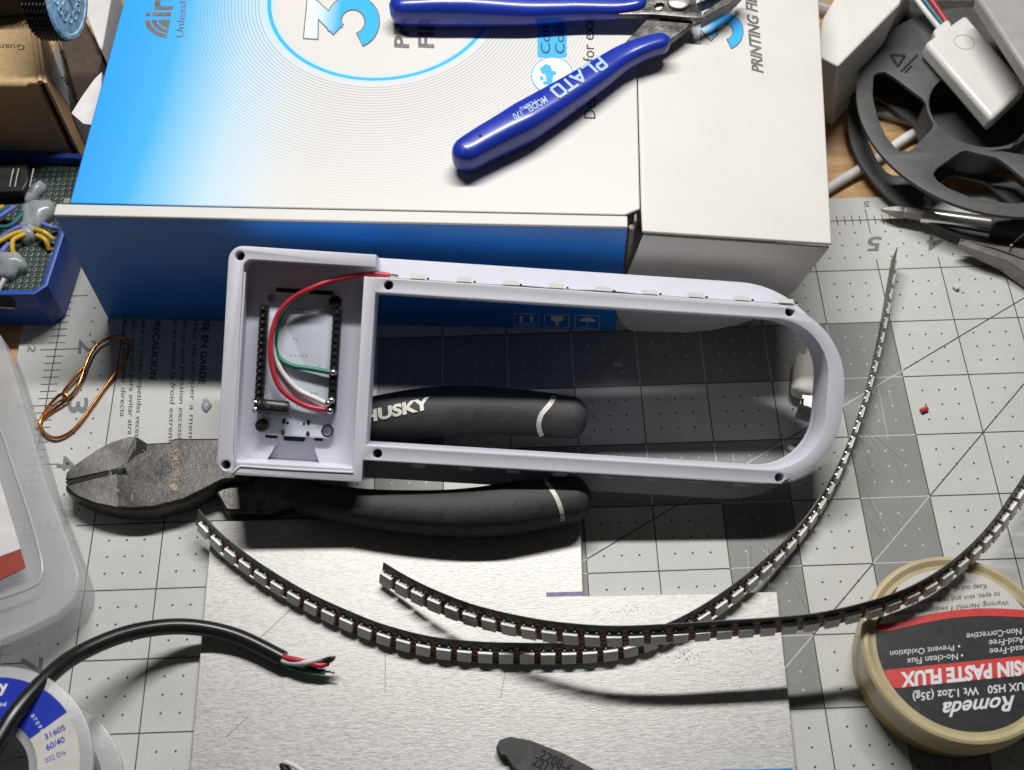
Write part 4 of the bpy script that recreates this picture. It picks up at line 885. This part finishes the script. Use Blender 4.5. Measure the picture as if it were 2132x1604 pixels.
for i in range(19):
    for j in range(25):
        x, y = -42+i*2.54, -35+j*2.54
        if x > -1.8+(y+35)*.115 or y > 26: continue
        r = .95; n = 10
        mb.add([V((x+r*math.cos(2*math.pi*k/n), y+r*math.sin(2*math.pi*k/n), 18.04)) for k in range(n)]+[V((x+.5*math.cos(2*math.pi*k/n), y+.5*math.sin(2*math.pi*k/n), 18.1)) for k in range(n)], [[k, (k+1) % n, n+(k+1) % n, n+k] for k in range(n)])
        mh.add([V((x+.5*math.cos(2*math.pi*k/n), y+.5*math.sin(2*math.pi*k/n), 18.06)) for k in range(n)], [list(range(n))])
tag(mb.build('hole_ring', M['tin_dull'], pb), kind='stuff'); tag(mh.build('drill_hole', M['hole'], pb), kind='stuff')
def blob(name, px, py, z, rx, ry, rz, rot, m, parent, sd):
    bm = bmesh.new(); bmesh.ops.create_icosphere(bm, subdivisions=3, radius=1)
    rd = random.Random(sd); ph = [rd.uniform(0, 6) for _ in range(6)]; c = P(px, py, z); vs = []
    for v in bm.verts:
        k = 1+.13*math.sin(3*v.co.x+ph[0])+.11*math.sin(4*v.co.y+ph[1])+.07*math.sin(7*v.co.x+5*v.co.y+ph[2])
        p = V((v.co.x*rx*k, v.co.y*ry*k, v.co.z*rz*k)); p.rotate(Matrix.Rotation(rot, 3, 'Z')); vs.append(c+p)
    fs = [[v.index for v in f.verts] for f in bm.faces]; bm.free()
    return finish(name, vs, fs, [0]*len(fs), m, parent, ang=90)
blob('glue_blob', 72, 402, 19, 3.4, 5.2, 3, -.5, M['glue'], pb, 1); blob('glue_blob', 74, 447, 20, 6.2, 7.4, 4, -.3, M['glue'], pb, 2); blob('glue_blob', 58, 482, 19.5, 4.6, 5.5, 3, .2, M['glue'], pb, 3); blob('glue_blob', 18, 552, 20, 8.4, 5.8, 3.8, -.25, M['glue'], pb, 4)
for nm, k, pts in (('yellow_lead', 'yellow_wire', [(60, 480, 21), (30, 487, 22), (-10, 508, 22), (-40, 520, 21)]), ('yellow_lead', 'yellow_wire', [(52, 488, 22), (28, 500, 23), (26, 520, 22), (32, 535, 20)]), ('yellow_lead', 'yellow_wire', [(72, 478, 22), (92, 484, 23), (110, 498, 21)]), ('yellow_lead', 'yellow_wire', [(76, 490, 22), (94, 500, 22), (102, 520, 19)]),
                   ('green_lead', 'teal_wire', [(66, 432, 21), (45, 448, 22), (22, 470, 22), (-5, 472, 22), (-30, 455, 22)]), ('violet_lead', 'violet_wire', [(32, 430, 24), (5, 448, 24), (-30, 468, 24)]), ('violet_lead', 'violet_wire', [(58, 470, 22), (30, 478, 22), (-5, 500, 21), (-30, 515, 20)]), ('yellow_lead', 'yellow_wire', [(8, 430, 24), (-20, 442, 24)]), ('green_lead', 'teal_wire', [(18, 432, 24), (-20, 452, 24)]), ('white_lead', 'white_wire', [(10, 580, 22), (2, 594, 21), (-4, 606, 20)]), ('violet_lead', 'violet_wire', [(18, 508, 21), (5, 522, 22), (-8, 536, 20)]), ('violet_lead', 'violet_wire', [(88, 466, 21), (104, 472, 22), (118, 476, 20)])):
    mb = MB(); mb.tube([P(*p) for p in pts], .95, 10, 24); mb.build(nm, M[k], pb)
mb = MB(); mb.slab([P(*p, 24)[:2] for p in ((-60, 345), (56, 340), (60, 376), (48, 398), (-60, 404))], 18.1, 24); mb.build('black_connector', M['black_plastic'], pb, bevel=.8)
for x in (20, 31, 62):
    mb = MB(); mb.tube([P(x, 390, 24.2), P(x+4, 370, 25.2), P(x+8, 352, 26)], .45, 8, 6); mb.build('contact', M['tin_dull'], pb)

# ------------------------------------------------------------------ kraft carton, label and knurled cap above it
zkr = 60.
kb = thing('kraft_carton', 'brown kraft carton printed Web and Guang with a grey side label, top left', 'box', (-40, 60, 0))
kt = [P(*p, zkr) for p in ((-330, 178), (57, 176), (88, 172), (63, 21), (20, 21), (-330, 23))]
mb = MB(); q = [kt[0], kt[1], P(80, 171, zkr), P(60, 21, zkr), kt[5]]
q = [V((p.x, p.y, 0)) for p in q]; mb.slab([p[:2] for p in q], 1.5, zkr); mb.build('carton_body', M['kraft'], kb, bevel=1.6, seg=3, bang=60)
c1, c2 = P(84, 172, zkr-.8), P(62, 24, zkr-.8)
mb = MB(); mb.tube([c1, c1.lerp(c2, .5)+V((.3, 0, .2)), c2], 1.1, 10, 12); mb.tube([P(60, 176, zkr-.6), P(66, 173, zkr+.1), P(78, 172, zkr)], .8, 8, 8); mb.build('flap_fold', M['kraft'], kb)
ex = (c2-c1).normalized(); a = c1+V((2.4, 0, 0)); d = V((0, 0, -1))
s0, s1_ = c1+V((1.3, -.2, 0)), c2+V((1.3, 0, 0))
mb = MB(); mb.prism([s0+d*56, s0, s1_, s1_+d*56], [p+V((1.2, 0, 0)) for p in (s0+d*56, s0, s1_, s1_+d*56)]); mb.build('side_panel', M['kraft'], kb)
K2 = onplane(s0+V((1.3, 0, 0)), ex.cross(d).normalized())
mb = MB(); poly(mb, [(107, 165), (152, 234), (168, 200), (128, 88), (114, 85)], K2, .15); mb.build('side_label', M['label_white'], kb)
mb = MB(); text(mb, 'BT8B2N7', (123, 108), (153, 166), (9, -5), K2, .02, lift=.22); text(mb, '2W', (126, 160), (137, 180), (8, -4), K2, .02, lift=.22); mb.build('label_lettering', M['print_black'], kb)
mb = MB(); Kt = onz(zkr+.02); text(mb, 'Web:', (58, 46), (14, 46), (0, 11), Kt, .0, lift=.1); text(mb, 'Guang', (51, 94), (-14, 92), (1, 11.5), Kt, .0, lift=.1); mb.build('carton_lettering', M['print_black'], kb)

kn = thing('knurled_cap', 'black knurled metal cap with a pale blue embossed coin face, tilted on the kraft carton', 'cap', P(110, 40, 72))
cf = P(138, -14, 80); ax = (V((.95, -.12, .06))).normalized(); xx = ax.cross(V((0, 0, 1))).normalized(); R = 17.5
rs = []; n = 96
for i in range(15):
    z = -10.2+i*9.8/14; rs.append([cf+ax*z+(xx*math.cos(2*math.pi*(k+.5*(i % 2))/n)+ax.cross(xx)*math.sin(2*math.pi*(k+.5*(i % 2))/n))*(R+(.55 if (k+i) % 2 else -.35)) for k in range(n)])
mb = MB(); mb.rings(rs); mb.build('knurled_side', M['black_plastic'], kn, flat=True)
mb = MB(); mb.lathe([(R-.1, -.6), (R+.2, 0), (R-.6, .7), (R-2.0, .7), (R-2.4, .2), (.1, .2)], cf, 72, ax, xx); mb.build('coin_face', M['lens_face'], kn, ang=30)
mb = MB()
for k in range(14):
    a = 2*math.pi*k/14; r = 9.6; p = cf+(xx*math.cos(a)+ax.cross(xx)*math.sin(a))*r+ax*.35
    mb.tube([p+(xx*math.cos(a+s)+ax.cross(xx)*math.sin(a+s))*1.5 for s in (0, 1.3, 2.6, 3.9, 5.2)], .28, 6, 16, closed=True)
for k in range(9):
    a = 2*math.pi*k/9; e = (xx*math.cos(a)+ax.cross(xx)*math.sin(a)); mb.tube([cf+e*3+ax*.3, cf+e*6.5+ax*.4], .3, 6, 3)
mb.build('embossed_mark', M['lens_face'], kn)
mb = MB(); c = P(-60, -20, 72.5); mb.box((c.x, c.y+4, 72.6), (42, 14, 25)); tag(mb.build('dark_case', M['epoxy'], bevel=2), 'dark scuffed case edge behind the kraft carton at top left', 'case')
pw = MB(); pw.prism([V((p.x, p.y, -1.8)) for p in (P(186, -40, 34), P(238, -40, 34), P(212, 104, 34), P(206, 98, 34), P(178, 30, 34))], [P(186, -40, 34), P(238, -40, 34), P(212, 104, 34), P(206, 98, 34), P(178, 30, 34)])
tag(pw.build('white_block', M['paper'], bevel=.5), 'pinkish white block between kraft carton and printed carton, top left', 'block')
pw = MB(); pw.prism([V((p.x, p.y, -1.8)) for p in (P(120, 60, 30), P(176, 40, 30), P(214, 108, 30), P(196, 190, 30), P(160, 210, 30))], [P(120, 60, 30), P(176, 40, 30), P(214, 108, 30), P(196, 190, 30), P(160, 210, 30)])  # kraft surface with the cap's shadow put into its dark brown colour
tag(pw.build('kraft_shade_block', material('kraft_shade', (.075, .05, .035), .8, var=.2, vs=300), bevel=.5), 'block added between kraft and printed carton, cap shadow put into its dark brown', 'block')
sl_ = ((149, 236), (174, 258), (208, 262), (212, 150), (196, 166), (168, 205))
pw = MB(); pw.prism([V((P(*p, 50).x, P(*p, 50).y, -1.8)) for p in sl_], [P(*p, 50.6) for p in sl_]); tag(pw.build('white_card', M['paper']), 'small white card block poking out beside the kraft carton', 'card')

# ------------------------------------------------------------------ right-hand clutter
RC = V((387.0, 40.6, 0)); zt = 22.; zb = 6.
rl = thing('cable_reel', 'empty dark grey plastic reel with spoked flanges, top right', 'reel', RC)
def win_px(px): return [tuple(P(*p, zt)[:2]) for p in px]
W1 = win_px([(1819, 158), (1828, 151), (1843, 150), (1862, 161), (1892, 184), (1922, 206), (1928, 216), (1934, 240), (1944, 258), (1940, 269), (1902, 308), (1890, 315), (1876, 314), (1864, 307), (1845, 284), (1827, 245), (1817, 200)])
W2 = win_px([(1943, 363), (1951, 350), (1999, 317), (2012, 313), (2033, 319), (2074, 328), (2089, 337), (2130, 370), (2156, 392), (2160, 408), (2150, 420), (2109, 424), (2057, 418), (2019, 410), (1973, 391), (1951, 376)])
W3 = win_px([(2059, 297), (2063, 308), (2088, 315), (2134, 323), (2170, 350), (2210, 330), (2230, 270), (2190, 180), (2160, 190), (2132, 215), (2104, 238), (2076, 270)])
hub_c = (379.6, 39.6)
W3 = [((hub_c[0]+(p[0]-hub_c[0])*max(1, 23.2/math.hypot(p[0]-hub_c[0], p[1]-hub_c[1]))), (hub_c[1]+(p[1]-hub_c[1])*max(1, 23.2/math.hypot(p[0]-hub_c[0], p[1]-hub_c[1])))) for p in W3]
mb = MB(); mb.add(*plate([circ2((RC.x, RC.y), 58.6, 96), W1, W2, W3, circ2(hub_c, 21.2, 56)], zt-1.8, zt, .25)); mb.build('flange', M['reel_black'], rl)
def low(w): return [(p[0]+.4, p[1]+.6) for p in w]
mb = MB(); mb.add(*plate([circ2((RC.x, RC.y), 58.6, 96), low(W1), low(W2), low(W3)], zb-1.8, zb, .25)); mb.build('flange', M['reel_black'], rl)
mb = MB(); mb.lathe([(21.3, zb), (21.3, zt-.4), (22.4, zt-.4), (22.4, zb)], V((*hub_c, 0)), 56, cap=(0, 0)); mb.lathe([(21.4, zb+.1), (21.4, zb+.4), (.1, zb+.4)], V((*hub_c, 0)), 40); mb.build('hub', M['reel_black'], rl)
mb = MB(); Rz = onz(zt)
for a, b in zip([(1854, 115), (1884, 117), (1869, 140)], [(1884, 117), (1869, 140), (1854, 115)]): line(mb, a, b, 5, Rz, .25)
line(mb, (1876, 150), (1910, 115), 4, Rz, .25); line(mb, (1884, 152), (1898, 138), 4, Rz, .25); mb.build('moulded_mark', M['black_plastic'], rl)

im = thing('inline_module', 'white plastic inline module with a round button and three coloured wires, on the reel', 'module', P(2020, 140, 24))
zq = 31.
tc = [P(*p, zq) for p in ((1926, 88), (2011, 28), (2140, 180), (2066, 249))]
mb = MB(); mb.slab([p[:2] for p in tc], zq-8.6, zq); mb.build('module_case', M['white_plastic'], im, bevel=2.2, seg=4)
mb = MB(); c = P(2007, 88, zq+.02); mb.lathe([(4.3, 0), (4.35, .12), (4.1, .14), (4.05, .02)], c, 40, cap=(0, 0)); mb.build('button_ring', M['grey_plastic'], im)
mb = MB(); mb.slab([P(*p, zq-2)[:2] for p in ((1944, 62), (1970, 40), (1980, 44), (1984, 60), (1950, 84))], zq-8, zq-2); mb.build('wire_grommet', M['white_plastic'], im, bevel=1)
for nm, k, o in (('white_lead', 'white_wire', 0), ('teal_lead', 'teal_wire', 11), ('red_lead', 'red_wire', 22)):
    mb = MB(); mb.tube([P(1956+o*.75, 60-o*.45, zq-4), P(1930+o*.9, 28-o*.5, zq-2), P(1902+o*1.05, -10-o*.3, zq), P(1880+o, -50, zq+2)], 1.25, 12, 14); mb.build(nm, M[k], im)
mb = MB(); q = [P(*p, 52) for p in ((2040, -30), (2036, -6), (2150, 168))]+[V((540, 30, 52)), V((540, 130, 52))]; mb.slab([p[:2] for p in q], 45, 52)
gd = mb.build('grey_device', M['grey_plastic'], bevel=1.5, seg=3); tag(gd, 'smooth grey device corner cut off at the top right edge', 'device')
mb = MB(); mb.box((515, 70, 21.5), (40, 60, 46.6)); mb.build('support_foot', M['grey_plastic'], gd)
mb = MB(); mb.slab([P(*p, 30)[:2] for p in ((1890, -60), (1880, 6), (1910, 40), (2030, 40), (2120, 130), (2180, 120), (2160, -60))], -1.9, 14)  # low slab in a single dark colour
tag(mb.build('dark_tray', M['epoxy'], bevel=1), 'dark tray behind the white inline module', 'tray')
# white angular foam block
wb = [P(*p, 42) for p in ((1700, 116), (1745, 139), (1874, 8), (1890, -40), (1760, -40), (1712, 40))]
wd = [P(*p, 0) for p in ((1716, 250), (1735, 257), (1806, 172), (1900, 40), (1760, 40), (1712, 130))]
mb = MB(); mb.prism([V((p.x, p.y, -1.8)) for p in wd], wb); tag(mb.build('white_bracket', M['white_plastic'], bevel=.8), 'white angular plastic bracket standing right of the printed carton', 'bracket')
# cables lying on the desk
mb = MB(); mb.tube([P(1690, 415, .8), P(1740, 383, .9), P(1815, 338, .9), P(1880, 292, 1), P(1925, 266, 1), P(1990, 232, 1)], 2.2, 14, 40); tag(mb.build('white_cable', M['white_wire']), 'thin white cable running diagonally under the reel on the wooden desk', 'cable')
mb = MB(); mb.sweep([P(1716, 190, .6), P(1760, 214, .6), P(1850, 238, .6), P(1930, 262, .6), P(1990, 280, .6)], [2.4]*5, [1.8]*5, n=20, k=14, rnd=0); tag(mb.build('clear_tube', M['spool']), 'flat clear grey tube lying on the desk under the reel', 'tube')
mb = MB(); mb.tube([P(1660, -4, 2), P(1700, 12, 2), P(1760, 30, 2)], 3, 12, 12); tag(mb.build('grey_tube', M['spool']), 'short pale tube at the top between carton and white bracket', 'tube')
mb = MB(); mb.tube([P(2040, 318, .8), P(2090, 312, .8), P(2150, 318, .8)], 2.4, 12, 14); tag(mb.build('white_cable', M['white_wire']), 'second white cable glimpsed through the right opening of the reel', 'cable')
# screwdriver
sd = thing('screwdriver', 'Phillips screwdriver with chrome shaft and black handle, tip pointing left', 'screwdriver', P(2000, 465, 0))
zd = 6.
def pt(x, y, z=zd): return P(x, y, z)
a0, a1 = pt(1834, 437, 5), pt(2066, 468, 7.5); dx = (a1-a0).normalized(); xs = dx.cross(V((0, 0, 1))).normalized()
def along(x): return a0.lerp(a1, (x-1834)/(2066-1834))
L_ = (along(1920)-a0).length
mb = MB(); mb.lathe([(.4, 0), (.9, .8), (2.2, 5), (2.5, 7), (2.5, 8.2), (2.2, 9), (2.5, 10), (2.6, L_)], a0, 6, dx, xs); mb.build('bit', M['steel'], sd, flat=True)
mb = MB(); mb.lathe([(2.4, L_-.8), (3.2, L_-.4), (3.3, L_+1), (3.3, L_+34)], a0, 32, dx, xs); mb.build('shaft', M['chrome'], sd)
mb = MB(); e = (a1-a0).length-1.2; mb.lathe([(3.2, e), (5.2, e+.5), (6.2, e+2.5), (6.8, e+7), (7.2, e+20), (7.2, e+70), (5, e+74), (.2, e+75)], a0, 40, dx, xs); hd = mb.build('handle', M['black_rubber'], sd)
Hh = onmesh(hd, onz(12)); mb = MB(); band(mb, [(2104, 512), (2112, 504), (2124, 494), (2140, 480)], 4, Hh); mb.build('handle_stripe', M['cream_paint'], sd)
# needle nose tip
nn = thing('needle_nose_pliers', 'bright steel tip of needle nose pliers entering at the right edge', 'pliers', P(2100, 560, 0))
zn = 9.
def taper(mb, pts, top):
    q = [P(*p, top) for p in pts]; a = sum(m.x*n.y-n.x*m.y for m, n in zip(q, q[1:]+q[:1])); pts = pts if a > 0 else pts[::-1]; q = q if a > 0 else q[::-1]
    mb.prism([V((m.x, m.y, max(1., 6.4-5.4*min(1, (p[0]-1995)/120)))) for m, p in zip(q, pts)], q)
mb = MB(); taper(mb, [(1996, 504), (1998, 508), (2036, 524), (2095, 543), (2132, 566), (2240, 640), (2240, 585), (2132, 541), (2070, 519), (2010, 501)], zn); mb.build('lower_jaw', M['steel_grey'], nn, bevel=.3, bang=50)
mb = MB(); taper(mb, [(1999, 497), (2003, 500), (2070, 517), (2132, 539), (2240, 582), (2240, 540), (2132, 518), (2080, 510)], zn-.5); mb.build('upper_jaw', M['steel_grey'], nn, bevel=.3, bang=50)

# ------------------------------------------------------------------ small things on the mat
up_ = thing('usb_plug', 'small white plug with a metal tip and short cable, seen through the frame window', 'plug', P(1675, 800, 0))
mb = MB(); mb.sweep([P(1679, 744, 4), P(1674, 800, 4), P(1668, 826, 4)], [4.6, 4.9, 4.6], [3.6, 3.8, 3.5], n=12, e=2.8, k=18, rnd=.35); mb.build('plug_body', M['cream_paint'], up_)
mb = MB(); a, b = P(1684, 824, 4), P(1676, 852, 4); t = (b-a).normalized(); mb.box((a+b)/2, (5.4, (b-a).length, 3.6), t.cross(V((0, 0, 1))), t, V((0, 0, 1))); mb.build('metal_tip', M['steel'], up_, bevel=.4)
mb = MB(); poly(mb, [(1669, 830), (1674, 830), (1672, 845), (1667, 845)], onz(5.85), .1); mb.build('tip_slot', M['hole'], up_)
mb = MB(); mb.tube([P(1682, 746, 4), P(1686, 730, 4), P(1692, 716, 3), P(1698, 704, 3)], 1.9, 12, 14); mb.build('cable', M['white_wire'], up_)
def bit(name, m, a, b, r, label, cat, z=1.):
    mb = MB(); mb.tube([P(*a, z), P(*b, z)], r, 10, 0); tag(mb.build(name, M[m], bevel=.15), label, cat)
bit('plastic_scrap', 'white_plastic', (1986, 595), (1995, 602), 1.0, 'tiny white plastic offcut on the light mat near the needle nose tip', 'scrap')
bit('insulation_scrap', 'red_wire', (1917, 856), (1931, 850), .95, 'tiny red offcut of wire insulation on the mat right of the frame', 'scrap')
bit('insulation_scrap', 'white_wire', (1641, 929), (1655, 940), 1.2, 'tiny white offcut of wire insulation inside the rounded window corner', 'scrap')
bit('wire_scrap', 'raw_card', (1543, 663), (1574, 686), .9, 'short thin brown wire offcut poking from under the frame top bar', 'scrap')
blob('glue_drop', 430, 843, .8, 1.8, 2.9, .9, .2, M['glue'], None, 9)
tag(bpy.data.objects['glue_drop'], 'clear dried glue drop on the mat just left of the frame', 'glue')
mb = MB(); poly(mb, [(1275, 755), (1296, 756), (1295, 763), (1274, 763)], onz(.1), .05); tag(mb.build('foil_scrap', M['solder']), 'small shiny foil scrap in the dark shadow inside the window', 'scrap')
fg = thing('broken_stick', 'broken black plastic stick marked with stamped digits on the aluminium, bottom edge', 'plastic stick', P(1110, 1580, 3.2))
mb = MB(); mb.slab([P(*p, 7)[:2] for p in ((1032, 1556), (1040, 1540), (1062, 1533), (1105, 1541), (1170, 1566), (1225, 1594), (1300, 1640), (1120, 1650), (1090, 1620), (1066, 1596), (1052, 1574), (1044, 1575))], 3.4, 7)
st = mb.build('stick_body', M['stick'], fg, bevel=.9, bang=50); mb = MB(); Zt = onz(7.0)
text(mb, '2208-6', (1121, 1578), (1186, 1612), (9, -19), Zt, .015, lift=.1); text(mb, '22116', (1106, 1592), (1160, 1620), (9, -18), Zt, .015, lift=.1); mb.build('stamped_digits', M['hole'], fg)
mb = MB(); poly(mb, [(1036, 1556), (1043, 1542), (1062, 1536), (1102, 1543), (1092, 1570), (1082, 1592), (1066, 1590), (1054, 1572), (1044, 1572)], Zt, .06); mb.build('scorched_end', M['black_plastic'], fg)
mb = MB(); mb.tube([P(590, 1590, 10), P(594, 1600, 10), P(606, 1614, 10), P(640, 1640, 10)], 1.5, 10, 20); mb.mat(1).tube([P(592, 1587, 11.4), P(604, 1591, 12), P(622, 1601, 12), P(650, 1620, 12)], .75, 10, 20)
tag(mb.build('curved_clip', [M['black_plastic'], M['white_plastic']]), 'curved black and white plastic tip at the bottom edge of the picture', 'clip')
mb = MB(); mb.slab([P(*p, 8)[:2] for p in ((1499, 1602), (1652, 1599), (1660, 1700), (1499, 1700))], 3.4, 8); tag(mb.build('blue_block', M['card_blue'], bevel=.5), 'sliver of a blue block on the bottom edge beside the sheet corner', 'block')
